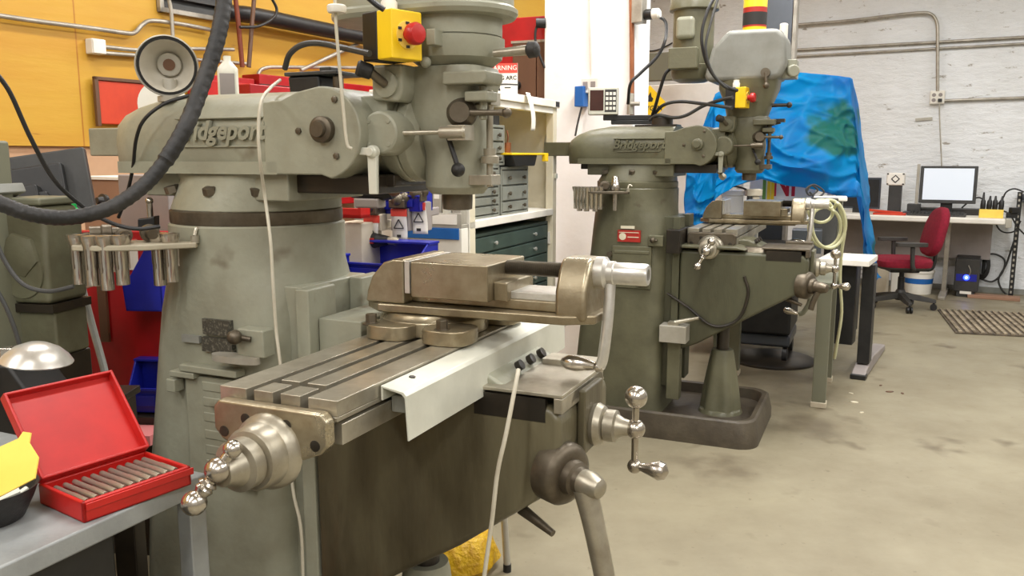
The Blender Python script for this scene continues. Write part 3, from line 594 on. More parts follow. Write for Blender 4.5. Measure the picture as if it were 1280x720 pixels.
rack1 = collet_rack(rc, R(6), 'cream collet rack bracket bolted to the side of the foreground mill column', [(-.24, -.02), (-.222, .02), (-.205, -.043), (-.175, -.045), (-.145, -.04), (-.085, .01), (-.055, -.006)], [(-.15, .0, R(-70), .014, .06), (-.1, .01, R(-60), .016, .055), (-.19, .02, R(20), .016, .07)], 'rack_tan', 'polished steel collet hanging through the cream rack of the foreground mill', 'collets hanging in the foreground rack')
rc2 = at(786, 241, 3.9)
rack2 = collet_rack(rc2, LT-R(5), 'dark collet rack bracket on the far mill column', [(-.25+.02*i, -.05+.006*abs(i-3)) for i in range(7)], [(-.12, .0, R(-60), .02, .07)], 'steel_dark', 'small steel collet hanging through the dark rack of the far mill', 'collets hanging in the far rack')
p = rc2+Matrix.Rotation(LT, 3, 'Z') @ V((-.065, 0, .006))
b = MB(); b.lathe((0, 0, -.09), (0, 0, 1), [(0, .009), (.085, .011), (.09, .02), (.1, .024), (.125, .021), (.13, .018), (.15, .017), (.16, .012)], 20); solo(b, 'tool_holder', 'chrome', 'shiny steel tool holder standing upright in the far mill rack', 'tool holder', None, p)

# work lamp on the ram, reflector turned to the viewer
wl = L1(-.13, -.12, 1.42)
t = thing('work_lamp', 'round work lamp with open pale reflector clamped on the foreground mill ram', 'work lamp', wl, 0)
b = MB(); b.lathe((0, 0, 0), (0, 0, 1), [(0, .028), (.012, .028), (.014, .015), (.05, .015)], 20); b.tube([(0, 0, .02), (.006, .03, .04), (.012, .055, .06), (.016, .055, .085)], .01, 10); b.build('lamp_stem', 'lampshell', t)
axis = (V((0, 0, EYE))-wl).normalized()+V((-.12, 0, -.10)); axis.normalize(); hc = V((.008, -.03, .076))
b = MB(); prof = [(-.085, .001), (-.085, .02), (-.08, .028), (-.05, .034), (-.03, .05), (0, .066), (.004, .0665), (.005, .064), (.001, .062), (-.02, .052)]
b.lathe(hc, axis, prof, 40, cap=False); sh = b.build('lamp_shade', 'lampshell', t)
b = MB(); b.lathe(hc, axis, [(.003, .062), (.003, .0565), (-.002, .056), (-.004, .062)], 40, cap=False); plab(b.build('rim_ring', 'black', sh), 'black ring inside the shade rim')
b = MB(); b.lathe(hc, axis, [(.002, .0565), (-.025, .046), (-.045, .03), (-.06, .02), (-.058, .016), (-.062, .001)], 40, cap=False); plab(b.build('reflector', 'reflector', sh), 'pale dished reflector')
b = MB(); b.lathe(hc, axis, [(-.066, .026), (-.04, .026), (-.038, .024), (-.038, .001)], 24); b.build('socket', 'lampshell', sh)
b = MB(); b.lathe(hc+axis*-.038, axis, [(0, .013), (.002, .013)], 16); plab(b.build('contact', 'brown', sh), 'dark socket contact')
# paper disc behind the lamp
pp = L1(-.34, .06, 1.40)
b = MB(); b.lathe((0, 0, .03), (.25, -1, 0), [(0, .06), (.002, .06)], 32)
solo(b, 'paper_sheet', 'white', 'round-cornered white paper sheet propped behind the work lamp', 'paper sheet', None, pp)
# black block and cable gland on top of the ram
kb = L1(.17, .02, 1.425)
t = thing('cable_box', 'black open box on top of the foreground mill ram', 'cable box', kb, LT)
b = MB(); b.prism([(-.045, 0), (.04, 0), (.035, .05), (-.05, .05)], 'y', -.045, .045); b.build('box_body', 'black', t, .006)
b = MB(); b.bb(-.055, .085, -.05, .05, .05, .058); b.box((.03, 0, .064), (.03, .03, .012)); b.build('box_lid', 'darkgrey', t, .002)
MB().lathe((.075, -.03, -.0), (0, 0, 1), [(0, .012), (.045, .012), (.048, .009)], 14).build('stud', 'steel_dark', t)
bt = at(286, 118, 2.08); 
t = thing('plastic_bottle', 'pale plastic bottle with label standing behind the foreground mill ram', 'bottle', (bt.x, bt.y, bt.z), .2)
b = MB(); b.hull([sup(-.024, .024, .017, 3, z, 24) for z in (-.02, .05, .06)]+[sup(-.016, .016, .013, 2.4, .07, 24), sup(-.009, .009, .009, 2, .078, 24), sup(-.009, .009, .009, 2, .09, 24)]); b.build('bottle_body', 'bottle', t)
b = MB(); b.bb(-.017, .017, -.0185, -.016, -.01, .048); plab(b.build('bottle_label', 'lav', t), 'grey bottle label')

def cable(name, label, m, pts, r, cat='cable', n=9, sm=10, rf=None):
    return solo(MB().tube(pts, r, n, sm, rf), name, m, label, cat)
# braided hose that hangs from above across the left of the picture
pts = [at(x, y, d) for x, y, d in ((282, -30, 1.15), (279, 10, 1.13), (270, 55, 1.11), (253, 105, 1.09), (232, 158, 1.06), (205, 203, 1.04), (175, 236, 1.02), (135, 261, 1.0), (85, 272, .98), (40, 268, .96), (0, 254, .95), (-45, 232, .94))]
cable('wrapped_hose', 'thick black spiral-wrapped hose sweeping down across the left foreground', 'rubber', pts, .009, 'hose', 12, 14, lambda u, i: (.0100 if u < .45 else .0088)+(.0007 if i % 3 == 0 else 0))
cable('power_cable', 'thin black cable curving down before the dark monitor', 'black', [at(x, y, d) for x, y, d in ((-10, 85, 1.5), (12, 115, 1.52), (38, 172, 1.55), (68, 225, 1.6), (105, 259, 1.65), (140, 279, 1.68), (172, 286, 1.7), (200, 283, 1.72))], .0042)
cable('power_cable', 'thin black cable looped over the rear of the foreground mill ram', 'black', [at(x, y, d) for x, y, d in ((238, 119, 1.86), (205, 130, 1.86), (180, 150, 1.86), (170, 175, 1.88), (166, 210, 1.92), (158, 245, 1.95), (148, 272, 1.97))], .004)
cable('grey_cable', 'grey cable hanging in front of the old grey-green machine at left', 'darkgrey', [at(x, y, 1.5) for x, y in ((-8, 295), (8, 330), (30, 356), (60, 364), (92, 358))], .004)
cable('grey_cable', 'dark cable dropping at the left edge behind the silver lamp', 'darkgrey', [at(x, y, 1.5) for x, y in ((-8, 355), (8, 385), (18, 410), (24, 430))], .004)
cable('white_cable', 'white cable running over the foreground mill ram and down its column', 'cable_white', [at(x, y, d) for x, y, d in ((350, 100, 1.86), (338, 110, 1.80), (327, 126, 1.675), (323, 160, 1.655), (325, 200, 1.655), (331, 245, 1.70), (338, 300, 1.685), (341, 350, 1.68), (345, 410, 1.68), (350, 452, 1.67), (358, 520, 1.66), (366, 610, 1.63), (376, 660, 1.61), (379, 730, 1.60))], .0034)
cable('white_cable', 'white cable hanging from under the scale cover down past the knee', 'cable_white', [at(x, y, d) for x, y, d in ((648, 462, 1.52), (645, 478, 1.5), (633, 540, 1.47), (622, 590, 1.46), (615, 650, 1.46), (608, 700, 1.46), (600, 760, 1.46))], .0042)
cable('control_rod', 'thin pale rod running from above down to the lever beside the foreground mill head', 'cable_white', [at(x, y, 1.63) for x, y in ((418, -20), (420, 30), (425, 90), (430, 145), (434, 180), (440, 186))], .0032, 'rod', sm=4)
cable('lamp_cable', 'dark cable arching from the black ram box to the stop box', 'darkgrey', [at(x, y, d) for x, y, d in ((356, 86, 1.78), (362, 68, 1.76), (378, 56, 1.74), (400, 54, 1.72), (430, 60, 1.68), (462, 67, 1.62))], .006)
cable('stop_cable', 'black cable rising from the foreground stop box out of the picture', 'black', [at(x, y, d) for x, y, d in ((480, 12, 1.50), (466, 2, 1.5), (445, -18, 1.5))], .005)
b = MB(); b.lathe((0, 0, 0), (0, 0, 1), [(0, .016), (.004, .018), (.012, .018), (.014, .016)], 20)
q = at(421, 16, 1.63); solo(b, 'rod_tag', 'white', 'small white disc on the pale rod above the foreground mill', 'disc', None, q)
# grey hinge tube etc.
# ------------------------------------------------------------------ bench in the left foreground
BZ = .78
bc = on(258, 591, BZ); by = math.radians(90)-TH      # bench right corner
Bd = V((math.sin(R(24.5)), math.cos(R(24.5)), 0)); Bl = V((-Bd.y, Bd.x, 0))
BA = -R(24.5)
t = thing('work_bench', 'grey steel work bench in the left foreground under the red box', 'bench', (bc.x, bc.y, 0), BA)
# local: y runs along the front edge away from the camera, -x runs back to the left
b = MB(); b.bb(-.62, 0, -1.15, 0, BZ-.032, BZ); b.build('bench_top', 'bench_grey', t, .004)
b = MB(); b.bb(-.56, -.03, -1.08, -.16, BZ-.16, BZ-.032); b.build('bench_apron', 'black', t, .006)
for x, y in ((-.02, -.02), (-.59, -.02), (-.02, -1.1), (-.59, -1.1)):
    b = MB(); b.bb(x-.012, x+.018, y-.018, y+.018, .012, BZ-.032); lg = b.build('leg', 'bench_grey', t, .003)
    MB().bb(x-.025, x+.03, y-.03, y+.03, 0, .012).build('foot_plate', 'bench_grey', lg)
b = MB(); b.bb(-.54, -.04, -1.0, -.22, .02, .69); solo(b, 'storage_box', 'black', 'black box standing under the grey bench', 'box', None, (bc.x, bc.y, 0), BA, bev=.01)
# red box of gauge pins
c0 = on(105, 655, BZ); c1 = on(240, 606, BZ); c2 = on(38, 630, BZ)
ex = (c1-c0).normalized(); wx = (c1-c0).length; ey = V((-ex.y, ex.x, 0)); wy = .125
az = math.atan2(ex.y, ex.x)
t = thing('reamer_case', 'open red plastic case of steel reamers on the grey bench', 'tool case', c0, az)
H = .032
b = MB(); b.bb(0, wx, 0, wy, 0, .006); b.bb(0, wx, 0, .007, 0, H); b.bb(0, wx, wy-.007, wy, 0, H); b.bb(0, .007, 0, wy, 0, H); b.bb(wx-.007, wx, 0, wy, 0, H); b.build('case_base', 'box_red', t, .0025)
b = MB(); b.bb(.004, wx+.003, -.003, .0, H-.014, H-.003); b.build('case_lip', 'box_red', t, .001)
b = MB(); b.bb(.007, wx-.007, .007, .02, .006, H-.012); b.bb(.007, wx-.007, wy-.02, wy-.007, .006, H-.012); b.build('case_insert', 'red', t)
LR = Matrix.Rotation(R(-40), 3, 'X')          # lid leans back on its hinge
b = MB(); hz = V((0, wy-.002, H))
for cc, dd in (((wx/2, .0, .076), (wx, .004, .152)), ((wx/2, -.008, .002), (wx, .018, .005)), ((wx/2, -.008, .15), (wx, .018, .005)), ((.0025, -.008, .076), (.005, .018, .152)), ((wx-.0025, -.008, .076), (.005, .018, .152))): b.box(hz+LR @ V(cc), dd, rot=LR)
b.build('case_lid', 'box_red', t, .002)
for i in range(11):
    x = .016+i*(wx-.032)/10; p = c0+Matrix.Rotation(az, 3, 'Z') @ V((x, wy*.5, .0245))
    b = MB(); r = .0046+.00012*i; b.lathe((0, -.045, 0), (0, 1, 0), [(0, r*.9), (.003, r), (.04, r), (.042, r*.85), (.088, r*.85), (.09, r*.6)], 10)
    solo(b, 'reamer', 'steel', 'slim steel reamer lying in the open red case on the bench', 'reamer', 'reamers in the red case', p, az)
# black bowl with parts and a yellow card
bw = on(-12, 650, BZ)
t = thing('parts_bowl', 'black round bowl of small parts at the left edge of the grey bench', 'bowl', bw, 0)
b = MB(); b.lathe((0, 0, 0), (0, 0, 1), [(0, .04), (.004, .045), (.03, .058), (.046, .064), (.05, .066), (.048, .061), (.03, .054), (.01, .042), (.008, .001)], 36); b.build('bowl_body', 'rubber', t)
for i, (x, y, z, a, L, r) in enumerate(((.02, -.01, .034, .7, .06, .006), (-.01, .02, .03, 1.9, .05, .007), (.035, .015, .032, 1.2, .03, .005))):
    b = MB(); d = V((math.cos(a), math.sin(a), .25)); b.lathe(-d*L/2, d, [(0, r*1.5), (.006, r*1.5), (.007, r), (L, r)], 8)
    solo(b, 'bolt', 'dull_alu', ['pale bolt lying across the middle of the black bowl', 'pale bolt at the back of the black bowl', 'short pale bolt by the right rim of the black bowl'][i], 'bolt', None, bw+V((x, y, z)))
q = at(14, 582, .985); 
b = MB(); Q = frame((.9, .0, .42), (-.25, .55, .8)); L = []
card = [(-.07, -.035), (.03, -.03), (.038, -.006), (.028, .018), (.032, .03), (.022, .036), (.014, .03), (-.07, .032)]
b.hull([[Q @ V((x, y, z)) for x, y in card] for z in (-.001, .001)]); solo(b, 'card_tag', 'paper_yellow', 'yellow card tag lying over the black bowl', 'card', None, q)
# silver dome lamp
q = at(46, 452, 1.4)
t = thing('dome_lamp', 'small silver dome lamp head at the left edge behind the red case', 'lamp', q, 0)
b = MB(); b.lathe((0, 0, 0), (.12, 0, 1), [(0, .056), (.002, .057), (.012, .05), (.024, .036), (.032, .018), (.034, .002)], 32); b.build('lamp_dome', 'alu', t)
b = MB(); b.cyl((-.085, 0, .012), (-.04, 0, .012), .008); b.bb(-.055, -.035, -.012, .012, .0, .026); b.build('lamp_neck', 'chrome', t, .002)
# stacked dark tool box below the lamp
q = on(60, 520, .86); t = thing('black_toolbox', 'black sloped tool box behind the red case at the left', 'tool box', (at(52, 470, 1.80).x, 1.78, .80), -R(10))
b = MB(); b.prism([(-.25, -.8), (.075, -.8), (.075, .0), (.02, .075), (-.25, .08)], 'y', -.1, .02); b.build('box_body', 'black', t, .008)
b = MB(); b.prism([(-.2, .081), (-.01, .079), (-.02, .088), (-.2, .09)], 'y', -.09, .01); b.build('box_top', 'oil', t, .002)

# ------------------------------------------------------------------ left background
# old grey-green grinder
gq = at(55, 300, 1.85)
t = thing('machine_housing', 'old dirty grey-green machine housing with rounded side cover at the left', 'machine', (gq.x, gq.y, .765), -R(12))
b = MB(); b.bb(-.065, .055, -.05, .05, .10, .20); b.build('lower_box', 'green_grey', t, .006)
b = MB(); b.bb(-.12, .05, -.06, .06, -.765, .10); b.build('pedestal', 'oil', t, .006)
b = MB(); b.bb(-.075, .06, -.06, .06, .20, .218); b.build('seam_plate', 'oil', t)
b = MB(); b.prism([(-.08, .218), (.055, .218), (.055, .40), (.04, .43), (-.06, .43), (-.08, .41)], 'y', -.06, .06); ub = b.build('upper_body', 'green_grey', t, .012)
b = MB(); b.lathe((-.01, -.06, .325), (0, -1, 0), [(0, .05), (.008, .048), (.014, .034), (.016, .001)], 6); b.lathe((-.01, -.06, .285), (0, -1, 0), [(0, .055), (.004, .054), (.006, .001)], 28); b.build('side_cover', 'green_grey', ub)
b = MB(); b.bb(-.055, .045, -.055, .055, .43, .447); b.build('top_cap', 'leg_green', t, .006)
b = MB(); b.box((-.06, -.05, .455), (.07, .08, .022), rot=Matrix.Rotation(R(-22), 3, 'Y')); b.build('tool_rest', 'grey', t, .003)
# machine upright at very left
q = at(2, 300, 1.7); b = MB(); b.bb(-.19, -.075, -.08, .1, 0, 1.332); solo(b, 'machine_upright', 'leg_green', 'grey-green machine upright at the left edge of the picture', 'machine upright', None, (q.x, q.y, 0), -R(20), bev=.006)
# dark monitor seen from behind
mq = at(64, 225, 2.35)
t = thing('computer_monitor', 'black monitor seen from behind below the orange wall', 'monitor', (mq.x, mq.y, .95), R(12))
Q = Matrix.Rotation(R(10), 3, 'Y')
def slab(b, c, d, rot, o): b.box(V(o)+rot @ V(c), d, rot=rot); return b
o = (-.01, 0, .26); Q = Matrix.Rotation(R(-13), 3, 'X') @ Matrix.Rotation(R(-9), 3, 'Y')
b = MB(); slab(b, (0, 0, 0), (.225, .03, .20), Q, o); b.build('monitor_housing', 'darkgrey', t, .006)
b = MB(); slab(b, (-.02, -.025, -.005), (.15, .035, .13), Q, o); b.build('rear_bulge', 'black', t, .008)
b = MB(); slab(b, (-.04, -.055, -.03), (.07, .05, .06), Q, o); slab(b, (0.0, -.06, -.06), (.03, .02, .08), Q, o); b.build('stand_hinge', 'black', t, .006)
b = MB(); b.bb(-.04, .04, -.08, -.05, 0, .22); b.lathe((0, -.03, 0), (0, 0, 1), [(0, .11), (.012, .1)], 28); b.build('monitor_stand', 'black', t, .004)
# desk the monitor stands on
t = thing('side_desk', 'brown desk along the orange wall behind the old machine', 'desk', (mq.x, mq.y, 0), 0)
b = MB(); b.bb(-.5, .05, -.2, .12, .92, .95); b.build('desk_top', 'board', t, .004)
for sx in (-.48, -.04): b = MB(); b.bb(sx-.015, sx+.015, -.18, .1, 0, .92); b.build('side_panel', 'brown', t, .003)
q = at(93, 262, 2.15); b = MB(); b.lathe((0, 0, -.03), (0, 0, 1), [(0, .013), (.03, .013), (.036, .006), (.045, .006)], 16); b = solo(b, 'small_bottle', 'green', 'small bright green bottle beside the black monitor', 'bottle', None, q)
# board cabinet and grey cabinet below the orange wall
q = at(140, 258, 3.15)
t = thing('wooden_shelf', 'pale wooden shelf box below the orange wall left of the mill column', 'shelf', (q.x, q.y, 0), -RM)
b = MB(); b.bb(-.10, .2, -.05, .25, .9, 1.215); b.build('shelf_box', 'board', t, .003)
b = MB(); b.bb(-.16, .22, -.06, .26, 1.215, 1.225); plab(b.build('shelf_edge', 'white', t), 'white shelf edge')
b = MB(); b.bb(-.08, .18, -.03, .2, 0, .9); b.build('shelf_post', 'lav', t)
q = at(190, 300, 2.75)
b = MB(); b.bb(-.085, .16, -.05, .2, 0, 1.24); solo(b, 'metal_locker', 'lav', 'grey metal locker between the wooden shelf and the mill column', 'locker', None, (q.x, q.y, 0), -RM, bev=.004)
q = at(131, 252, 2.75); b = MB(); b.lathe((0, 0, 0), (-.5, -1, .2), [(0, .024), (.012, .024), (.014, .016), (.03, .01)], 20); solo(b, 'door_knob', 'black', 'black round knob on the wooden shelf front', 'knob', None, q)
# flash-like clip on the rack top
q = at(187, 288, 1.95)
t = thing('clip_holder', 'black open clip holder with a chrome post behind the collet rack', 'clip holder', q, 0)
b = MB(); b.prism([(-.022, 0), (.018, 0), (.02, .035), (.008, .03), (-.02, .028)], 'y', -.015, .015); b.build('clip_body', 'black', t, .003)
b = MB(); b.cyl((.004, 0, .03), (.004, 0, .065), .007); b.sph((.004, 0, .068), .009); b.build('clip_post', 'chrome', t)
# red workstation panel with bins
rq = at(150, 400, 2.6)
t = thing('red_bin_panel', 'red steel panel carrying blue bins beside the foreground mill column', 'bin panel', (rq.x, rq.y, 0), -R(6))
b = MB(); b.bb(-.14, .26, 0, .03, .5, 1.07); b.build('panel', 'red', t, .004)
b = MB(); b.bb(-.14, .26, .0, .2, 0, .5); b.bb(-.14, .26, -.12, .0, .49, .515); b.build('panel_base', 'oil', t, .004)
b = MB(); b.bb(-.062, -.035, -.012, 0, .72, 1.05); plab(b.build('panel_rail', 'brown', t), 'dark upright rail on the red panel')
b = MB(); b.bb(.025, .075, -.004, 0, .95, 1.045); plab(b.build('panel_tag', 'white', t), 'white paper tag on the red panel')
MB().bb(.025, .075, -.0045, -.003, 1.03, 1.045).build('tag_band', 'warn_red', t)
def bin_(loc, rz, w, d, h, label, group=None, lean=.35, m='bin_blue'):
    t = thing('storage_bin', label, 'storage bin', loc, rz, group)
    b = MB(); k = .006
    side = [(0, 0), (0, h), (-d*.35, h), (-d*(1-.12), h*.45), (-d, h*.5), (-d*.93, 0)]
    for x in (0, w-k): b.prism(side, 'x', x, x+k)
    b.bb(0, w, -d*.93, 0, 0, k); b.bb(0, w, -k, 0, 0, h)
    b.hull([[V((x, y, z)) for y, z in ((-d, h*.5), (-d*.93, 0), (-d*.93+k, 0), (-d+k, h*.5))] for x in (0, w)])
    b.build('bin_shell', m, t, .0015)
    b = MB(); b.bb(-.004, w+.004, -d*.36, .002, h-.004, h+.004); b.build('bin_rim', m, t, .0015)
    MB().bb(-.003, w+.003, -d-.006, -d+.004, h*.47, h*.53).build('front_lip', m, t, .0015)
    b = MB(); b.bb(k, w-k, -.02*0-d*.36, -k, h-.004, h+.0035) if False else b.bb(w*.2, w*.8, -d-.004, -d, h*.15, h*.38); plab(b.build('label_slot', m, t, .001), 'raised label slot'); return t
def rl(x, y, z): return V((rq.x, rq.y, 0))+Matrix.Rotation(-R(6), 3, 'Z') @ V((x, y, z))
bin_(rl(.205, -.01, .84), -R(96), .1, .125, .19, 'blue bin hung high on the red panel beside the mill column')
bin_(rl(.06, -.0, .52), -R(6), .12, .1, .15, 'blue bin standing low on the red panel ledge beside the mill column')
b = MB(); b.bb(-.06, .1, -.05, .05, 0, .03); solo(b, 'pink_tray', 'pink', 'pink tray on the ledge below the low blue bin', 'tray', None, rl(.1, -.17, .46), -R(6))
cable('flexible_conduit', 'grey flexible conduit slanting down before the red panel', 'grey', [at(x, y, d) for x, y, d in ((92, 318, 2.1), (100, 350, 2.08), (116, 410, 2.05), (132, 470, 2.0), (138, 520, 1.95), (142, 580, 1.95))], .009, 'conduit')
q = at(152, 500, 1.95); b = MB(); b.bb(-.03, .022, -.03, .03, 0, .73); b.bb(-.04, .03, -.04, .04, .73, .748); solo(b, 'bench_leg_post', 'oil', 'dark post between the red case and the low blue bin', 'post', None, (q.x, q.y, 0), 0, bev=.003)

# ------------------------------------------------------------------ left wall fittings
def wallpipe(name, label, m, px, r, off=.03, cat='conduit', sm=6): return cable(name, label, m, [onp(x, y, LW+LN*off, LN) for x, y in px], r, cat, 10, sm)
wallpipe('electrical_conduit', 'grey conduit rising in a bend along the top of the orange wall', 'conduit', ((-5, 19), (50, 27), (120, 36), (155, 41), (168, 41), (178, 31), (190, 26), (225, 30), (262, 37)), .011)
wallpipe('electrical_conduit', 'short upper conduit from the grey box towards the work lamp', 'conduit', ((125, 58), (180, 63), (240, 61), (292, 62)), .010)
wallpipe('electrical_conduit', 'short lower conduit from the grey box towards the work lamp', 'conduit', ((125, 66), (180, 70), (250, 75), (310, 80)), .010)
wallpipe('water_pipe', 'thick black pipe along the top of the orange wall', 'black', ((282, 16), (320, 20), (390, 34), (470, 50)), .045, .09, 'pipe')
wallpipe('sprinkler_pipe', 'thin rust-red pipe dropping down the orange wall', 'pipe_red', ((294, -5), (298, 30), (303, 84)), .013, .16, 'pipe', 2)
wallpipe('sprinkler_pipe', 'dark pipe hanging beside the rust-red one on the orange wall', 'brown', ((318, -5), (315, 30), (311, 84)), .012, .18, 'pipe', 2)
wallpipe('hanging_cable', 'thin dark cable draped over the black wall pipe', 'black', ((338, -5), (346, 12), (340, 24), (322, 33), (300, 34)), .008, .22, 'cable')
wallpipe('electrical_conduit', 'grey conduit along the orange wall above the red cabinets', 'conduit', ((322, 108), (323, 92), (332, 85), (360, 84), (480, 85)), .011, .05)
wallpipe('electrical_conduit', 'grey conduit slanting up the orange wall to the black pipe', 'conduit', ((376, 88), (410, 72), (455, 51)), .012, .06)
wallpipe('electrical_conduit', 'pale conduit dropping from the louvre vent to the lamp', 'conduit', ((211, 0), (214, 14), (216, 46)), .010, .05, 'conduit', 2)
q = onp(115, 59, LW, LN)
t = thing('junction_box', 'small pale junction box on the orange wall left of the work lamp', 'junction box', q, -RM)
b = MB(); b.bb(0, .055, -.035, .035, -.035, .035); b.build('box_body', 'white', t, .006)
b = MB(); b.bb(.055, .06, -.032, .032, -.032, .032); b.build('box_cover', 'white', t, .002)
q = onp(238, 0, LW, LN)
t = thing('wall_vent', 'louvred dark vent in a grey frame high on the orange wall', 'vent', q, -RM)
W, Hh = .42, .17
b = MB(); b.bb(0, .03, -W/2, W/2, -.09, -.065); b.bb(0, .03, -W/2, W/2, .16, .19); b.bb(0, .03, -W/2, -W/2+.025, -.09, .19); b.bb(0, .03, W/2-.025, W/2, -.09, .19); b.build('vent_frame', 'conduit', t, .003)
MB().bb(.0, .004, -W/2, W/2, -.085, .185).build('vent_back', 'black', t)
for i in range(4): b = MB(); b.box((.014, 0, -.045+i*.055), (.005, W-.05, .055), rot=Matrix.Rotation(R(-30), 3, 'Y')); b.build('louvre', 'darkgrey', t)
# red cabinets along the left wall
def wbox(name, label, cat, px0, px1, ytop, zb, depth, m, fr=None, off=.02):
    a = onp(px0, ytop, LW+LN*(off+depth), LN); c = onp(px1, ytop, LW+LN*(off+depth), LN); L = (c-a).dot(RU); z = a.z
    t = thing(name, label, cat, (a.x, a.y, zb), -RM)
    b = MB(); b.bb(-depth, 0, 0, L, 0, z-zb); b.build('cabinet_body', m, t, .006)
    return t, L, z-zb
t, L, h = wbox('wall_cabinet', 'orange-red wall cabinet behind the rear of the foreground mill ram', 'cabinet', 122, 186, 100, 1.45, .015, 'orange_red')
b = MB(); b.bb(-.012, .008, -.02, 0, -.01, h+.016); b.bb(-.012, .008, -.02, L, h, h+.016); plab(b.build('cabinet_trim', 'brown', t, .002), 'dark brown edge trim')
t, L, h = wbox('tool_cabinet', 'red tool cabinet behind the pale bottle', 'cabinet', 252, 318, 92, 1.35, .12, 'red')
b = MB(); b.bb(0, .012, .02, L-.02, h-.3, h-.03); d = b.build('door', 'box_red', t, .004); MB().bb(.012, .025, L/2-.06, L/2+.06, h-.25, h-.23).build('handle', 'conduit', d)
t, L, h = wbox('tool_cabinet', 'long red tool cabinet with black top rail behind the mill knuckle', 'cabinet', 324, 470, 92, 1.0, .14, 'red')
b = MB(); b.bb(0, .02, -.01, L, h-.14, h-.055); plab(b.build('top_rail', 'black', t, .002), 'black rail under the lid'); 
b = MB(); b.bb(0, .012, .02, L-.02, h-.5, h-.2); d = b.build('drawer', 'red', t, .004)
q = at(325, 108, 3.0); b = MB(); b.bb(-.05, .06, -.1, .1, -.4, .0); solo(b, 'red_box', 'red', 'small red box behind the black ram box', 'box', None, (q.x, q.y, q.z), -RM, bev=.004)
# tall cabinet with brown doors next to the pillar
q = at(618, 118, 5.6)
t = thing('tall_cabinet', 'tall red cabinet with brown doors left of the white pillar', 'cabinet', (q.x-.12, q.y, 0), -TH)
zt = at(640, 25, 5.6).z
b = MB(); b.bb(0, .6, .02, .5, 0, zt); b.build('cabinet_body', 'red', t, .006)
b = MB(); b.bb(.26, .42, -.0, .02, .05, zt-.16); d = plab(b.build('door', 'brown', t, .003), 'brown door'); 
b = MB(); b.bb(.425, .60, -.0, .02, .05, zt-.16); d2 = plab(b.build('door', 'brown', t, .003), 'brown door'); MB().lathe((.29, 0, zt-.42), (0, -1, 0), [(0, .03), (.02, .03), (.04, .02), (.05, .03), (.055, .02)], 16).build('handle', 'black', d)
b = MB(); b.bb(.25, .61, -.002, .02, zt-.16, zt-.145); plab(b.build('door_rail', 'conduit', t), 'pale rail above the doors')
cable('black_cable', 'dark cord hanging down the brown cabinet door', 'black', [at(x, y, 5.35) for x, y in ((684, 28), (672, 32), (669, 48), (674, 68), (681, 85))], .008, 'cord')
q = at(676, 29, 5.35); solo(MB().cyl((-.03, 0, 0), (.03, 0, 0), .03), 'cord_plug', 'black', 'black plug at the pillar edge beside the brown cabinet', 'plug', None, q)
# welding screen sign
q = at(623, 101, 4.1)
t = thing('warning_sign', 'red and white welding warning sign on top of the cream rack', 'sign', (q.x, q.y, q.z), -R(12))
W = .185
b = MB(); b.bb(-W/2, W/2, 0, .004, -.075, .08); b.build('sign_board', 'white', t)
b = MB(); b.bb(-W/2, W/2, -.002, 0, .035, .08); plab(b.build('sign_band', 'warn_red', t), 'red band with white warning letters')
text('WARNING', 'lettering', 'white', t, (.018, -.003, .058), SIDE, .03, .0005)
b = MB(); b.prism([(-.068, .046), (-.04, .046), (-.054, .071)], 'y', -.0035, -.002); b.build('triangle', 'white', t)
text('WELDING ARC', 'lettering', 'ink', t, (0, -.001, .012), SIDE, .026, .0005, bold=.0006)
b = MB(); b.lathe((-.01, -.0015, -.045), (0, -1, 0), [(0, .02), (.001, .02)], 20); b.bb(-.06, -.04, -.0015, 0, -.05, -.042); b.bb(.03, .06, -.0015, 0, -.035, -.03); b.build('pictogram', 'ink', t)
# ------------------------------------------------------------------ cream steel rack with drawer cabinets
q = at(587, 200, 3.4); RK = V((q.x, q.y, 0)); ZR = 1.572
def rk(x, y, z=0): return RK+Matrix.Rotation(LT, 3, 'Z') @ V((x, y, z))
t = thing('steel_rack', 'cream steel rack with open front holding grey and green drawer cabinets', 'rack', RK, LT)
RL = .985
for x, y in ((-.04, .0), (-.04, RL-.05), (-.46, 0), (-.46, RL-.05)): MB().bb(x, x+.04, y, y+.05, 0, ZR-.03).build('rack_post', 'cream', t, .003)
b = MB(); b.bb(-.46, .012, -.01, RL+.01, ZR-.035, ZR); b.bb(-.03, 0, .05, RL-.05, ZR-.065, ZR-.035); b.build('rack_top', 'white', t, .003)
b = MB(); b.bb(-.45, .0, .0, RL, 1.005, 1.037); b.build('shelf', 'white', t, .003)
b = MB(); b.bb(-.45, -.01, .0, RL, .22, .25); b.build('shelf', 'white', t, .003)
MB().bb(-.462, -.455, .0, RL, .1, ZR-.035).build('back_panel', 'cream', t)
b = MB(); b.bb(-.46, 0, -.006, 0, .1, 1.2); plab(b.build('end_panel', 'white', t, .002), 'white end panel facing the room')
b = MB(); b.bb(-.46, -.04, RL-.006, RL, .1, ZR-.035); b.build('far_panel', 'cream', t)
b = MB(); b.bb(.012, .0135, RL-.05, RL+.0, ZR-.03, ZR-.005); plab(b.build('corner_sticker', 'ink', t), 'dark sticker on the top corner')
b = MB(); b.bb(.0125, .0138, .1, .17, ZR-.03, ZR-.012); plab(b.build('edge_slot', 'ink', t), 'dark slot in the top edge')
b = MB(); b.box((.006, RL-.025, 1.2), (.012, .02, .025)); b.build('post_clip', 'dull_alu', t, .002)
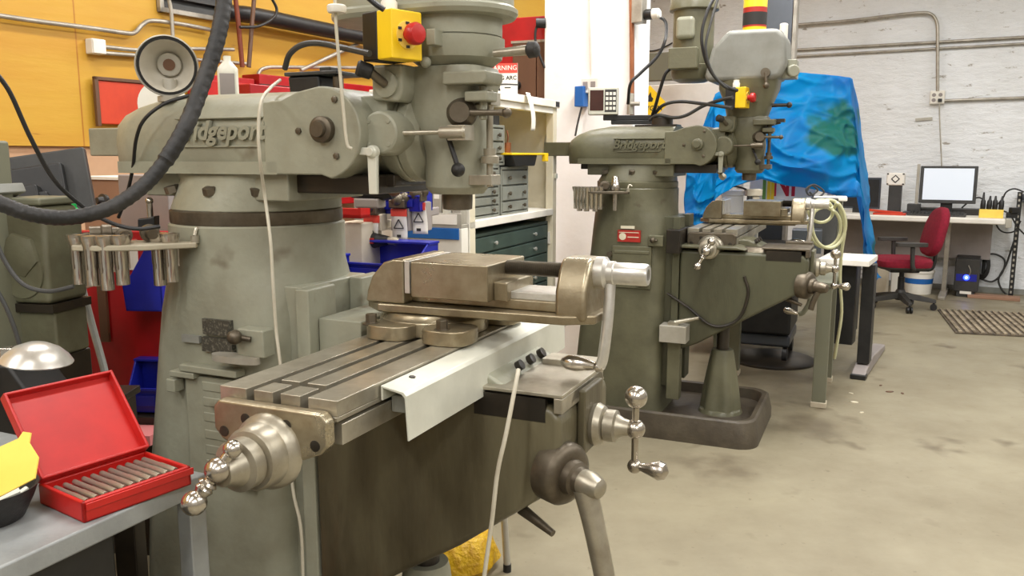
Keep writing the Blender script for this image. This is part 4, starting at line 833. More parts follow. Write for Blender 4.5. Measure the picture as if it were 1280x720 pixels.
def drawers(loc, w, d, h, rows, label, m, cat='drawer cabinet', pull='steel_dark', two=True):
    t = thing('drawer_cabinet', label, cat, loc, LT)       # local: front at x=0, y along the rack
    b = MB(); b.bb(-d, -.012, 0, w, 0, h); b.bb(-.012, 0, 0, .012, 0, h); b.bb(-.012, 0, w-.012, w, 0, h); b.bb(-.012, 0, 0, w, 0, .01); b.bb(-.012, 0, 0, w, h-.012, h)
    b.build('cabinet_body', m, t, .002)
    z = .012; H = h-.026; tot = sum(rows)
    for r in rows:
        dh = H*r/tot; b = MB(); b.bb(-.012, .001, .016, w-.016, z+.004, z+dh-.004); dr = b.build('drawer', m, t, .002)
        for yy in ((w*.25, w*.78) if two else (w*.72,)):
            b = MB(); b.lathe((.001, yy, z+dh/2), (1, 0, 0), [(0, .004), (.006, .004), (.008, .009), (.014, .009), (.016, .006)], 12); b.build('knob', pull, dr)
        z += dh
    return t
drawers(rk(-.03, .07, 1.037), .285, .25, .222, [1, 1, 1, 1, 1], 'grey cabinet of five shallow drawers on the rack shelf, nearer one', 'drawer_grey', two=False)
drawers(rk(-.03, .37, 1.037), .315, .25, .215, [.7, 1, 1], 'grey cabinet of three drawers on the rack shelf, farther one', 'drawer_grey')
drawers(rk(-.03, .07, 1.259), .34, .25, .175, [.7, 1, 1.1], 'grey three-drawer cabinet stacked on top of the other two', 'drawer_grey')
for i, (y, w, h) in enumerate(((.08, .13, .05), (.23, .15, .065))):
    b = MB(); b.bb(-.2, -.03, 0, w, 0, h); solo(b, 'small_case', ['black', 'darkgrey'][i], ['flat black case on the topmost grey drawer cabinet, nearer end', 'dark grey case on the topmost grey drawer cabinet, farther end'][i], 'case', None, rk(-.01, y, 1.434), LT, bev=.004)
drawers(rk(-.02, .06, .52), .86, .4, .455, [1, 1, 1, 1, 1, 1], 'dark green chest of wide shallow drawers below the rack shelf', 'drawer_green', two=True, pull='alu')
b = MB(); b.bb(-.012, .0, 0, .01, 0, .06); solo(b, 'paper_strip', 'white', 'narrow white paper strip stuck beside the green drawers', 'paper', None, rk(-.012, .925, .86), LT)
t = thing('level_case', 'black tray with yellow lid edge on the farther grey drawer cabinet', 'tray', rk(-.05, .40, 1.254), LT)
b = MB(); b.prism([(0, .05), (.04, .0), (.27, .0), (.3, .05)], 'x', -.1, .06); 
b.build('tray_body', 'black', t, .004)
b = MB(); b.bb(-.105, .065, -.01, .42, .05, .06); b.bb(.05, .07, .38, .42, .02, .06); plab(b.build('tray_edge', 'yellow', t, .003), 'yellow edge')
q = rk(-.06, .50, 1.315); b = MB(); b.lathe((0, 0, 0), (0, 0, 1), [(0, .018), (.04, .02), (.045, .02)], 16); b.tube([(0, 0, .03), (.005, 0, .07), (.0, .01, .1)], .004, 6); solo(b, 'small_pot', 'copper', 'small brown pot with a stick on the yellow-edged tray', 'pot', None, q)
b = MB(); b.sheet(lambda u, v: V((.012+.02*math.sin(v*2.6)+.015*v, (u-.5)*.05+.02*v*v-.02*v, .012-.17*v)), 4, 16)
solo(b, 'hang_tag', 'white', 'curled white paper tag hanging over the rack top edge', 'tag', None, rk(.006, .56, ZR), LT, thick=.001)
b = MB(); b.tube([(0, 0, 0), (.02, .15, .03), (.03, .3, .04)], .004, 8); b.prism([(-.05, 0), (.02, 0), (-.01, .06)], 'y', -.08, -.06); solo(b, 'wire_bracket', 'darkgrey', 'bent grey wire bracket lying on the rack top', 'bracket', None, rk(-.02, .16, ZR), LT)
# binders along the rack end
for i in range(7):
    x = -.01-.044*i
    t2 = thing('magazine_binder', 'tall pale grey binder in the row against the rack end panel', 'binder', rk(x, -.012, 1.03), LT, 'grey binders on the rack end')
    b = MB(); b.bb(-.04, 0, -.05, 0, 0, .24); b.build('binder_body', 'dull_alu' if i % 2 else 'lampshell', t2, .004)
    b = MB(); b.bb(-.032, -.008, -.0515, -.05, .1, .22); b.build('spine_label', 'white', t2)
t = thing('binder_tray', 'white tray with a blue front strip carrying the grey binders', 'tray', rk(0, -.012, .915), LT); t.location.z += .03
b = MB(); b.bb(-.33, .0, -.06, 0, .07, .085); b.bb(-.33, .0, -.064, -.06, .07, .13); b.build('tray_body', 'lampshell', t, .002)
b = MB(); b.bb(-.3, -.01, -.07, -.064, .025, .07); plab(b.build('tray_strip', 'strip_blue', t, .002), 'plain blue strip')
b = MB(); b.bb(-.13, -.02, -.067, -.064, .085, .125); plab(b.build('tray_plate', 'white', t), 'small pale name plate')
b = MB(); b.bb(-.33, .0, -.064, -.006, -.9, .07); plab(b.build('tray_cabinet', 'white', t, .003), 'plain white cabinet below the strip')

# ------------------------------------------------------------------ tool bench behind the foreground mill
bq = at(470, 345, 2.95)
t = thing('tool_bench', 'bench behind the foreground mill holding blue bins and tagged boxes', 'bench', (bq.x, bq.y, 0), LT)
b = MB(); b.bb(-.5, .3, -.12, .2, bq.z-.03, bq.z); b.build('bench_top', 'lampshell', t, .003)
for x in (-.48, .26):
    for y in (-.1, .16): MB().bb(x, x+.03, y, y+.03, 0, bq.z-.03).build('leg', 'lampshell', t)
BQ = bq.z
def bq_(x, y, z=0): return V((bq.x, bq.y, BQ))+Matrix.Rotation(LT, 3, 'Z') @ V((x, y, z))
q = at(478, 340, 2.86)
bin_(V((bq_(-.1, .06).x, bq_(-.1, .06).y, BQ)), LT, .32, .2, .125, 'wide blue bin of tools on the bench behind the foreground vise')
bin_(bq_(-.14, -.13, -.0), LT, .12, .1, .09, 'small blue bin in front of the wide blue bin, at the column edge')
for i, (x, y, a, lab) in enumerate(((.0, -.0, .5, 'black and red cordless drill lying at the left end of the wide blue bin'), (.08, .02, .1, 'black drill lying in the middle of the wide blue bin'))):
    t2 = thing('cordless_drill', lab, 'drill', bq_(x-.1, y, .125), LT+a)
    b = MB(); b.lathe((0, 0, 0), (1, 0, 0), [(-.08, .018), (-.07, .03), (.0, .03), (.03, .022), (.06, .016)], 18); b.build('drill_body', 'black', t2)
    b = MB(); b.lathe((.06, 0, 0), (1, 0, 0), [(0, .014), (.03, .016), (.04, .008)], 14); b.build('chuck', 'steel', t2)
    b = MB(); b.box((-.01, -.026, .0), (.05, .012, .02)); b.build('side_mark', 'box_red', t2, .002)
    b = MB(); b.box((-.06, .05, -.02), (.04, .1, .035)); b.build('drill_grip', 'black', t2, .006)
# tagged charger boxes hung on a back board
for i, (px, py, w, Y, lab) in enumerate(((466, 287, .075, 2.98, 'grey box with a white warning tag, nearest the mill column'), (500, 279, .085, 2.99, 'grey box with a white warning tag, middle of three'), (523, 271, .07, 3.0, 'grey box with a white warning tag, nearest the milling head'))):
    p = at(px, py, Y); t2 = thing('tagged_box', lab, 'box', (p.x, p.y, BQ), LT+R(8))
    zt = p.z+.055-BQ; zb = at(px, 289, Y).z-BQ
    b = MB(); b.bb(-w*.42, w*.42, .0, .06, zb, zt); b.bb(-.01, .01, .05, .19, zt-.06, zt-.03); b.build('box_body', 'lav' if i else 'beige_plastic', t2, .005)
    b = MB(); b.bb(-w*.36, w*.36, -.03, .06, zt, zt+.03); b.sph((0, -.02, zt+.03), .024); b.sph((.02, .0, zt+.035), .02); b.build('clamp_jaws', 'steel_dark', t2, .004)
    b = MB(); b.sheet(lambda u, v: V(((u-.5)*.058+.01*v*(i-1), -.006-.004*math.sin(v*5+i), zt-.005-.11*v)), 4, 8); tg = plab(b.build('warning_tag', 'white', t2, thick=.001), 'white tag with a warning triangle')
    b = MB(); b.bb(-.03, .03, -.011, -.006, zt-.03, zt-.004); plab(b.build('tag_head', 'warn_red', tg), 'red head of the tag')
    b = MB()
    for k in range(3):
        a0, a1 = R(90+120*k), R(210+120*k); c = V((.005*(i-1), -.0125, zt-.062)); r = .021
        b.cyl(c+V((r*math.cos(a0), 0, r*math.sin(a0))), c+V((r*math.cos(a1), 0, r*math.sin(a1))), .0022, n=6)
    b.bb(.005*(i-1)-.008, .005*(i-1)+.008, -.0125, -.011, zt-.105, zt-.095); b.build('tag_symbol', 'ink', tg)
for i, (px, py, Y, w, lab) in enumerate(((484, 258, 3.13, .11, 'blue bin behind the tagged boxes, left one'), (505, 255, 3.1, .12, 'blue bin behind the tagged boxes, right one'))):
    p = at(px, py, Y); pass
    bin_((p.x, p.y, p.z-.02), LT, w, .1, .11, lab)
p = at(484, 290, 3.17); b = MB(); b.bb(-.15, .05, .0, .02, at(484, 288, 3.17).z, at(484, 235, 3.17).z); b.bb(-.12, -.1, 0, .02, 0, at(484, 288, 3.17).z); solo(b, 'back_board_and_shade', 'lampshell', 'pale upright board behind the tagged boxes and small blue bins', 'board', None, (p.x, p.y+.02, 0), LT)
p = at(446, 256, 2.9)
t = thing('red_holder', 'red plastic holder sticking out beside the mill column', 'holder', (p.x, p.y, p.z), LT)
b = MB(); b.bb(-.06, .035, -.03, .03, -.045, -.03); b.bb(.022, .035, -.03, .03, -.045, .035); b.bb(-.06, .03, -.03, -.02, -.045, -.01); b.build('holder_body', 'box_red', t, .003)
p = at(443, 285, 2.95); b = MB(); b.bb(-.06, .05, -.03, .1, 0, p.z+.02); solo(b, 'pale_case', 'beige_plastic', 'tall beige case below the red holder beside the mill column', 'case', None, (p.x, p.y, 0), LT, bev=.004)
p = at(465, 236, 2.7)
t = thing('angle_grinder', 'dark power tool lying under the foreground mill ram beside the red holder', 'power tool', p, LT)
b = MB(); b.lathe((-.09, 0, 0), (1, 0, -.05), [(0, .02), (.02, .03), (.1, .026), (.14, .03), (.17, .022)], 18); b.build('tool_body', 'black', t)
b = MB(); b.sph((.095, -.02, -.0), .022); plab(b.build('tool_cap', 'brown', t), 'dark red end cap')
b = MB(); b.bb(-.05, .04, -.03, .02, -.06, -.03); b.build('tool_foot', 'lav', t, .006)

# ------------------------------------------------------------------ pillar fittings
PD = RM
PN = -RU; PP = V((pc.x, pc.y+.05, 0))+PN*.12
def onpil(x, y, off=0): return onp(x, y, PP+PN*off, PN)
cable('electrical_conduit', 'white conduit running down the face of the white pillar', 'white', [onpil(x, y, .02) for x, y in ((738, -20), (740, 50), (741, 102))], .014, 'conduit', sm=2)
cable('copper_pipe', 'copper pipe running down the right edge of the white pillar', 'copper', [onpil(x, y, .03) for x, y in ((789, -20), (790, 60), (790, 150))], .014, 'pipe', sm=2)
cable('steel_conduit', 'steel conduit beside the copper pipe on the pillar corner', 'conduit', [onpil(x, y, .02) for x, y in ((797, -20), (797, 10))], .016, 'conduit', sm=2)
q = onpil(741, 106, .0)
t = thing('pillar_outlet', 'white outlet box at the foot of the white pillar conduit', 'outlet', q, -RM)
b = MB(); b.bb(-.055, .055, -.05, 0, -.05, .035); b.build('outlet_box', 'white', t, .004)
for x in (-.025, .025): b = MB(); b.bb(x-.015, x+.015, -.053, -.05, -.03, .015); b.build('socket', 'lav', t)
q = onpil(728, 121, .03); b = MB(); b.bb(-.03, .03, -.05, .02, -.06, .06); solo(b, 'blue_plug', 'strip_blue', 'blue adapter plugged in at the white pillar outlet', 'plug', None, q, -RM, bev=.005)
cable('adapter_cable', 'thin dark cord hanging from the blue adapter on the pillar', 'darkgrey', [onpil(x, y, .06) for x, y in ((727, 134), (723, 150), (719, 170))], .006, 'cord')
q = onpil(798, 20, .02)
t = thing('power_plug', 'black and white twist plug in a socket box on the pillar corner', 'plug', q, -RM)
b = MB(); b.bb(-.02, .045, -.06, .02, -.045, .09); b.build('socket_box', 'conduit', t, .005)
b = MB(); b.lathe((.045, -.02, .0), (1, 0, 0), [(0, .024), (.01, .03), (.05, .03)], 18); b.build('plug_body', 'black', t)
b = MB(); b.lathe((.095, -.02, .0), (1, 0, 0), [(0, .03), (.035, .03), (.045, .02)], 18); plab(b.build('plug_ring', 'white', t), 'white plug ring')
cable('power_cable', 'dark power cord curving from the twist plug down to the far mill', 'black', [at(x, y, d) for x, y, d in ((822, 20, 5.0), (832, 28, 4.9), (832, 48, 4.8), (822, 70, 4.8), (800, 92, 4.8), (788, 105, 4.8), (785, 130, 4.85))], .009, 'cord')
q = onpil(788, 130, .05); b = MB(); b.cyl((0, 0, -.06), (0, 0, .06), .02); b.cyl((.0, -.02, .0), (.05, -.03, .0), .012); solo(b, 'pipe_valve', 'lampshell', 'small valve at the foot of the copper pipe', 'valve', None, q)
# digital readout on its arm
p = at(754, 126, 4.3)
t = thing('digital_readout', 'grey digital readout box with dark displays before the white pillar', 'readout', (p.x, p.y, p.z), -R(8))
b = MB(); b.bb(-.075, .075, 0, .09, -.068, .066); b.build('readout_case', 'lampshell', t, .004)
b = MB(); b.bb(-.072, .072, -.004, 0, -.066, .064); fp = b.build('face_plate', 'dull_alu', t, .002)
b = MB(); b.bb(-.066, .002, -.006, -.004, -.048, .052); plab(b.build('display', 'lcd', fp), 'dark red-brown number display')
b = MB(); b.bb(.008, .066, -.0055, -.004, -.055, .055); plab(b.build('keypad', 'darkgrey', fp), 'dark keypad')
b = MB()
for i in range(3):
    for j in range(4): b.bb(.013+i*.018, .026+i*.018, -.0075, -.0055, -.045+j*.024, -.03+j*.024)
b.build('keys', 'white', fp)
b = MB(); b.bb(.0, .26, .02, .07, -.095, -.07); b.bb(.04, .25, .02, .08, -.115, -.095); plab(b.build('mount_arm', 'black', t, .003), 'black mounting arm')
t = thing('hazard_placard', 'yellow diamond oxygen placard on the pale cabinet behind the far mill', 'sign', at(812, 131, 5.9), -RM)
b = MB(); s_ = .13; b.hull([[V((0, y, s_)), V((s_, y, 0)), V((0, y, -s_)), V((-s_, y, 0))] for y in (-.004, 0)]); b.build('placard', 'yellow', t)
b = MB(); b.prism([(-.02, .02), (.02, .02), (.028, .04), (.014, .055), (.008, .085), (-.008, .06), (-.026, .045)], 'y', -.0055, -.004); b.lathe((0, -.004, .038), (0, -1, 0), [(0, .012), (.001, .012)], 12); b.build('flame_symbol', 'ink', t)
text('OXYGEN', 'lettering', 'ink', t, (0, -.005, -.025), SIDE, .045, .0004, bold=.0008)
q = at(872, 150, 6.75); b = MB(); b.bb(-.5, .3, 0, .3, 0, at(872, 104, 6.75).z); solo(b, 'pale_cabinet', 'white', 'pale cabinet behind the far mill ram', 'cabinet', None, (q.x, q.y, 0), -RM, bev=.005)
q = at(822, 90, 6.4); b = MB(); b.bb(-.14, .18, 0, .1, -.06, .14); solo(b, 'grey_box', 'leg_green', 'grey-green box on the back wall shelf above the placard', 'box', None, q, -RM, bev=.004)
# cables on the far mill
cable('stop_cable', 'grey cable arching from the far ram to the far stop box', 'darkgrey', [at(x, y, d) for x, y, d in ((818, 142, 4.1), (830, 131, 4.05), (850, 127, 4.0), (880, 130, 3.9), (915, 135, 3.74))], .008)
cable('stop_cable', 'second grey cable dipping from the far stop box to the ram top', 'darkgrey', [at(x, y, d) for x, y, d in ((812, 150, 4.1), (822, 144, 4.05), (842, 147, 4.0), (858, 144, 3.95), (880, 132, 3.9), (905, 124, 3.8), (916, 122, 3.75))], .008)
cable('power_cable', 'black cable dropping from the far motor box to the ram', 'black', [at(x, y, d) for x, y, d in ((843, 82, 4.0), (832, 92, 4.0), (825, 112, 4.02), (820, 130, 4.05), (815, 145, 4.1))], .008)
cable('power_cable', 'black cable hanging down over the far milling head to the stop box', 'black', [at(x, y, d) for x, y, d in ((897, -10, 3.75), (884, 15, 3.72), (877, 45, 3.7), (882, 75, 3.7), (895, 98, 3.7), (912, 110, 3.7), (922, 113, 3.71))], .007)
cable('power_cable', 'second black cable hanging close beside the first over the far head', 'darkgrey', [at(x, y, d) for x, y, d in ((897, 0, 3.74), (888, 30, 3.7), (882, 60, 3.68), (889, 88, 3.68), (904, 107, 3.69), (920, 114, 3.72))], .006)
q = at(828, 148, 4.08); b = MB(); b.bb(-.12, .08, -.05, .05, -.05, -.03); b.lathe((0, 0, -.03), (0, 0, 1), [(0, .05), (.03, .05), (.04, .03)], 20); solo(b, 'cable_box', 'oil', 'dark round cable box on top of the far mill ram', 'cable box', None, q, LT)
# yellow topped can on the far head
q = L2(.525, 0, 1.85)
t = thing('label_can', 'yellow can with a dark red and black label standing on the far milling head', 'can', q, 0)
b = MB(); b.lathe((0, 0, 0), (0, 0, 1), [(0, .058), (.006, .06), (.01, .052), (.2, .052), (.205, .05)], 28); b.build('can_body', 'yellow', t)
b = MB(); b.lathe((0, 0, .022), (0, 0, 1), [(0, .0526), (.085, .0526)], 28, cap=False); plab(b.build('can_label', 'label_red', t), 'dark label band')
b = MB(); b.lathe((0, 0, .03), (0, 0, 1), [(0, .0532), (.055, .0532)], 28, cap=False); plab(b.build('can_print', 'ink', t), 'black print on the label')
q = L2(.655, -.02, 1.815); b = MB(); b.lathe((0, 0, 0), (0, 0, 1), [(0, .018), (.06, .018), (.065, .012)], 14); solo(b, 'white_tube', 'white', 'short white tube standing at the front of the far milling head', 'tube', None, q)
q = at(893, 210, 4.05); b = MB(); b.tube([(-.07, .0, .08), (-.02, 0, .02), (.03, 0, -.03)], .007, 8, 4); b.lathe((.03, 0, -.03), (.7, 0, -.7), [(0, .014), (.02, .018), (.03, .012)], 6); solo(b, 'hanging_spanner', 'steel', 'slim spanner hanging below the far mill ram before the tarp', 'spanner', None, q)

# ------------------------------------------------------------------ blue tarp and the bench it covers
dk = at(971, 100, 7.0)
zt = at(971, -30, 7.0).z
b = MB(); b.bb(-.13, .1, 0, .5, 0, zt); t = thing('dark_cabinet', 'tall dark grey metal cabinet rising above the blue tarp', 'cabinet', (dk.x, dk.y, 0), -R(20)); b.build('cabinet_body', 'cabinet_dark', t, .006)
b = MB(); b.bb(.1, .13, -.01, .5, 0, zt); b.build('cabinet_edge', 'conduit', t, .003)
cols = [  # px top, py top, py bottom, px bottom, depth
    (858, 178, 300, 852, 5.35), (872, 172, 302, 868, 5.3), (889, 130, 300, 888, 5.28), (893, 118, 246, 893, 5.3), (915, 105, 236, 915, 5.4), (945, 90, 224, 950, 5.55), (975, 88, 226, 972, 5.5), (1010, 92, 235, 1005, 5.45), (1040, 95, 242, 1040, 5.45), (1061, 97, 248, 1068, 5.4), (1064, 99, 330, 1080, 5.5), (1070, 130, 350, 1092, 5.75), (1074, 155, 345, 1095, 6.1)]
TC = []
for px, pt, pb_, pbx, Y in cols: TC.append((at(px, pt, Y+.12), at(pbx, pb_, Y)))
def tarp(u, v):
    k = u*(len(TC)-1); i = min(int(k), len(TC)-2); f = k-i
    a = TC[i][0].lerp(TC[i+1][0], f); c = TC[i][1].lerp(TC[i+1][1], f); p = a.lerp(c, v)
    w = noise.noise(V((u*7, v*1.6, 3)))*.09+noise.noise(V((u*4+v*3, v*3-u*2, 8)))*.07+abs(noise.noise(V((u*9+v*5, v*2.5, 1))))*.05
    if .28 < u < .78: w += .16*math.sin(math.pi*min(1, max(0, (v-.35)/.65)))*math.exp(-((u-.58)/.16)**2)
    rd = 1-abs(noise.noise(V((u*6-v*3, v*4+u*2, 21))))*2; w += .05*max(0, rd)**3+.03*max(0, 1-abs(noise.noise(V((u*12+v*6, v*3-u*4, 31))))*2.5)**2
    return p+V((0, -w*(.35+.65*v), .04*noise.noise(V((u*7, v*3, 5)))*(.2+v)))
b = MB(); b.sheet(tarp, 130, 70)
TP = []
for i, (px, pt) in enumerate(((945, 90), (975, 88), (1010, 92), (1040, 95), (1062, 98))): TP.append(TC[5+i][0])
b.sheet(lambda u, v: (lambda k: TP[min(int(k), 3)].lerp(TP[min(int(k), 3)+1], k-min(int(k), 3)))(u*4)+V((.12*v, .75*v, .015*math.sin(u*9)*v-.04*v)), 24, 8)
tarp_o = solo(b, 'tarp', 'tarp', 'crumpled blue plastic tarp draped over equipment behind the far mill', 'tarp', None, thick=.003, ang=75)
def tarp_patch(c):                         # the tarp's green printed patch
    nt = M['tarp'].node_tree; b = nt.nodes['Principled BSDF']; src = b.inputs['Base Color'].links[0].from_socket
    tc = nt.nodes.new('ShaderNodeTexCoord'); d = nt.nodes.new('ShaderNodeVectorMath'); d.operation = 'DISTANCE'; d.inputs[1].default_value = c
    nt.links.new(tc.outputs['Object'], d.inputs[0])
    n = nt.nodes.new('ShaderNodeTexNoise'); n.inputs['Scale'].default_value = 5; n.inputs['Detail'].default_value = 4; nt.links.new(tc.outputs['Object'], n.inputs['Vector'])
    a = nt.nodes.new('ShaderNodeMath'); a.operation = 'MULTIPLY_ADD'; a.inputs[1].default_value = .55; nt.links.new(n.outputs['Fac'], a.inputs[0]); nt.links.new(d.outputs['Value'], a.inputs[2])
    mr = nt.nodes.new('ShaderNodeMapRange'); mr.inputs[1].default_value = .5; mr.inputs[2].default_value = .42; nt.links.new(a.outputs[0], mr.inputs[0])
    mx = nt.nodes.new('ShaderNodeMix'); mx.data_type = 'RGBA'; mx.inputs[7].default_value = (*s2l((40, 112, 84)), 1)
    nt.links.new(src, mx.inputs[6]); nt.links.new(mr.outputs[0], mx.inputs[0]); nt.links.new(mx.outputs[2], b.inputs['Base Color'])
tarp_patch(at(1050, 165, 5.42)-V(tarp_o.location))
# frame that carries the tarp
t = thing('storage_stand', 'pale upright stand under the blue tarp, seen at its open lower edge', 'frame', (at(1000, 300, 6.0).x, 6.0, 0), -RM)
for x, y in ((-.5, .1), (.15, .1), (-.5, .6), (.15, .5)): MB().bb(x, x+.04, y, y+.04, 0, at(1000, 108, 6.0).z).build('frame_post', 'dull_alu', t)
wq = on(975, 262, .93)
t = thing('white_workbench', 'white topped bench under the blue tarp behind the far vise', 'bench', (at(985, 300, 5.6).x, 5.6, 0), -RM)
b = MB(); b.bb(-.75, .3, -.12, .4, .86, .895); b.build('bench_top', 'white', t, .004)
for x in (-.72, .25):
    for y in (-.1, .35): MB().bb(x, x+.04, y, y+.04, 0, .86).build('leg', 'darkgrey', t)
bz = .895
p = at(918, 250, 5.6)
t = thing('white_box', 'white cardboard box under the tarp left of the far vise', 'box', (p.x, p.y, bz), -R(12))
b = MB(); b.bb(-.085, .055, -.05, .12, 0, p.z-bz+.03); b.build('box_body', 'white', t, .004); b = MB(); b.bb(-.09, .06, -.055, .125, p.z-bz+.03, p.z-bz+.065); b.build('box_lid', 'white', t, .004)
p = at(940, 245, 5.5)
t = thing('cable_connector', 'beige connector block with a black plug beside the white box', 'connector', (p.x, p.y, bz), 0)
b = MB(); b.bb(-.04, .06, -.03, .05, p.z-bz-.0, p.z-bz+.045); b.bb(-.0, .045, -.02, .03, 0, p.z-bz); b.build('connector_body', 'beige_plastic', t, .005); b = MB(); b.bb(-.035, -.005, -.035, .0, p.z-bz-.12, p.z-bz); b.build('connector_plug', 'black', t, .004)
cable('bench_cable', 'thin dark cable arching over the white box under the tarp', 'black', [at(x, y, 5.5) for x, y in ((892, 233), (910, 232), (928, 235), (942, 242))], .006)
p = at(962, 232, 5.75)
t = thing('poster', 'white poster with red letters and green and yellow stripes under the tarp', 'poster', (p.x, p.y, p.z), -R(10))
b = MB(); b.bb(-.13, .30, 0, .006, -.16, .14); b.build('poster_board', 'white', t)
for x, m in ((-.045, 'poster_green'), (-.015, 'yellow'), (.01, 'yellow')):
    b = MB(); b.bb(x, x+.022, -.003, 0, -.16, .14); b.build('stripe', m, t)
text('NI', 'lettering', 'poster_red', t, (.095, -.002, .01), SIDE, .25, .0008, .62, bold=.006)
p = at(1042, 247, 5.3)
t = thing('steel_post', 'pale square post with white cap right of the coiled hose', 'post', (p.x, p.y, 0), -R(20))
b = MB(); b.bb(.03, .055, -.02, .02, 0, p.z-.02); b.build('post_body', 'leg_green', t, .002); b = MB(); b.bb(-.12, .08, -.06, .06, p.z-.02, p.z+.01); b.build('post_cap', 'white', t, .008)
cable('cable_bundle', 'tangle of thin dark cables on top of the far bench', 'darkgrey', [at(x, y, 5.3) for x, y in ((1008, 240), (1014, 232), (1022, 238), (1012, 244), (1008, 236), (1018, 231), (1030, 240), (1020, 247), (1012, 240))], .006)
# coiled white hose at the far vise
p = at(1031, 283, 4.35)
b = MB()
def ring(cx, cy, rx, ry, Y, a0=0, a1=360): return [at(cx+rx*math.cos(R(a)), cy+ry*math.sin(R(a)), Y+.02*math.sin(R(a*1.3))) for a in range(a0, a1+1, 20)]
path = ring(1026, 264, 15, 14, 4.37, 0, 340)+ring(1031, 284, 20, 25, 4.34, -60, 300)+ring(1036, 280, 21, 30, 4.31, -60, 300)+[at(x, y, d) for x, y, d in ((1050, 262, 4.33), (1056, 285, 4.36), (1052, 315, 4.4), (1050, 350, 4.45), (1052, 390, 4.5), (1047, 425, 4.55), (1043, 448, 4.6))]
b.tube(path, .0085, 10, 4); solo(b, 'coiled_hose', 'hose_cream', 'pale coiled hose hanging at the far vise with its tail down to the floor', 'hose')
# boxes between table and bench (dark things behind the far mill)
p = at(1005, 300, 5.0); b = MB(); b.bb(-.07, .1, 0, .15, -.08, .06); solo(b, 'grey_case', 'cabinet_dark', 'dark grey case standing behind the far mill saddle', 'case', None, (p.x, p.y, p.z), -R(20), bev=.004)
p = at(1040, 275, 5.15); b = MB(); b.bb(-.13, .03, 0, .2, -.16, .13); solo(b, 'dark_case', 'darkgrey', 'dark case behind the coiled hose', 'case', None, (p.x, p.y, p.z), -R(20), bev=.004)
# grey-green steel table in front of the far knee
ft = on(1023, 508, 0)
t = thing('steel_table', 'small grey-green steel table to the right of the far mill knee', 'table', (ft.x, ft.y, 0), LT)
zt = at(1035, 352, ft.y).z
b = MB(); b.bb(-.56, .05, -.04, .62, zt-.025, zt); b.build('table_top', 'leg_green', t, .003)
for x, y in ((0, 0), (0, .55), (-.52, .0), (-.52, .5)):
    b = MB(); b.bb(x-.034, x+.034, y-.03, y+.03, .025, zt-.025); lg = b.build('leg', 'leg_green', t, .003)
    b = MB(); b.bb(x-.039, x+.039, y-.035, y+.035, 0, .03); b.build('foot_cap', 'beige_plastic', lg, .004)
b = MB(); b.bb(-.52, .03, -.02, .02, zt-.075, zt-.025); b.bb(-.01, .03, .0, .58, zt-.075, zt-.025); b.build('table_apron', 'leg_green', t, .002)
# hand crank hanging below the far table
p = at(999, 385, 4.05)
t = thing('hand_crank', 'bright hand crank hanging below the small steel table', 'crank', p, LT)
b = MB(); b.tube([(.05, 0, .08), (.045, 0, .03), (.02, 0, -.02), (.0, 0, -.03)], .012, 10, 5); b.build('crank_arm', 'leg_green', t); b = MB(); b.lathe((0, 0, -.03), (-1, 0, .25), [(0, .008), (.02, .01), (.05, .018), (.07, .014), (.075, .003)], 16); b.build('crank_knob', 'chrome', t)
# black desk with white edge
fd_ = on(1070, 474, 0)
t = thing('black_desk', 'black desk with a white top edge and splayed foot below the tarp corner', 'desk', (fd_.x, fd_.y, 0), -RM)
zt = at(1070, 322, fd_.y+.15).z
b = MB(); b.bb(-.25, .03, .0, .36, zt-.035, zt); plab(b.build('desk_top', 'white', t, .004), 'white desk top')
b = MB(); b.bb(-.02, .05, .12, .22, .07, zt-.035); b.build('leg', 'black', t, .004)
b = MB(); b.prism([(-.0, 0), (.9, 0), (.9, .04), (.32, .085), (.05, .05), (.0, .03)], 'x', -.03, .05); b.build('desk_foot', 'lav', t, .01)
b = MB(); b.bb(-.034, .054, -.012, .06, 0, .03); b.build('foot_cap', 'black', t, .006)
b = MB(); b.bb(-.24, -.05, .25, .28, .25, zt-.035); b.build('modesty_panel', 'black', t)
b = MB(); b.bb(-.17, -.05, .1, .24, .18, zt-.035); b.build('side_panel', 'black', t)
# dark cart behind far mill
p = on(975, 455, 0)
t = thing('dark_cart', 'dark covered cart standing under the bench behind the far mill', 'cart', (p.x, p.y, 0), LT)
b = MB(); b.bb(-.55, .05, 0, .5, .18, .74); b.build('cart_body', 'black', t, .02); b = MB(); b.bb(-.42, .05, .02, .48, .1, .18); b.build('cart_tray', 'cabinet_dark', t, .02)
for x in (-.38, .02):
    for y in (.06, .42): MB().cyl((x-.015, y, .05), (x+.015, y, .05), .05).build('caster', 'rubber', t)
b = MB(); b.lathe((0, 0, 0), (0, 0, 1), [(0, .27), (.012, .27), (.02, .25), (.02, .0)], 44); p2 = on(965, 450, 0); solo(b, 'round_base', 'oil', 'dark round base plate lying on the floor behind the far pedestal', 'base', None, (p2.x, p2.y, 0))
p = on(918, 432, 0); b = MB(); b.bb(-.03, .22, 0, .06, 0, .05); b.bb(.05, .1, 0, .05, .05, .16); solo(b, 'wood_block', 'board', 'pale wooden offcut on the floor behind the far pedestal', 'wood', None, (p.x, p.y+.5, 0), -RM, bev=.004)
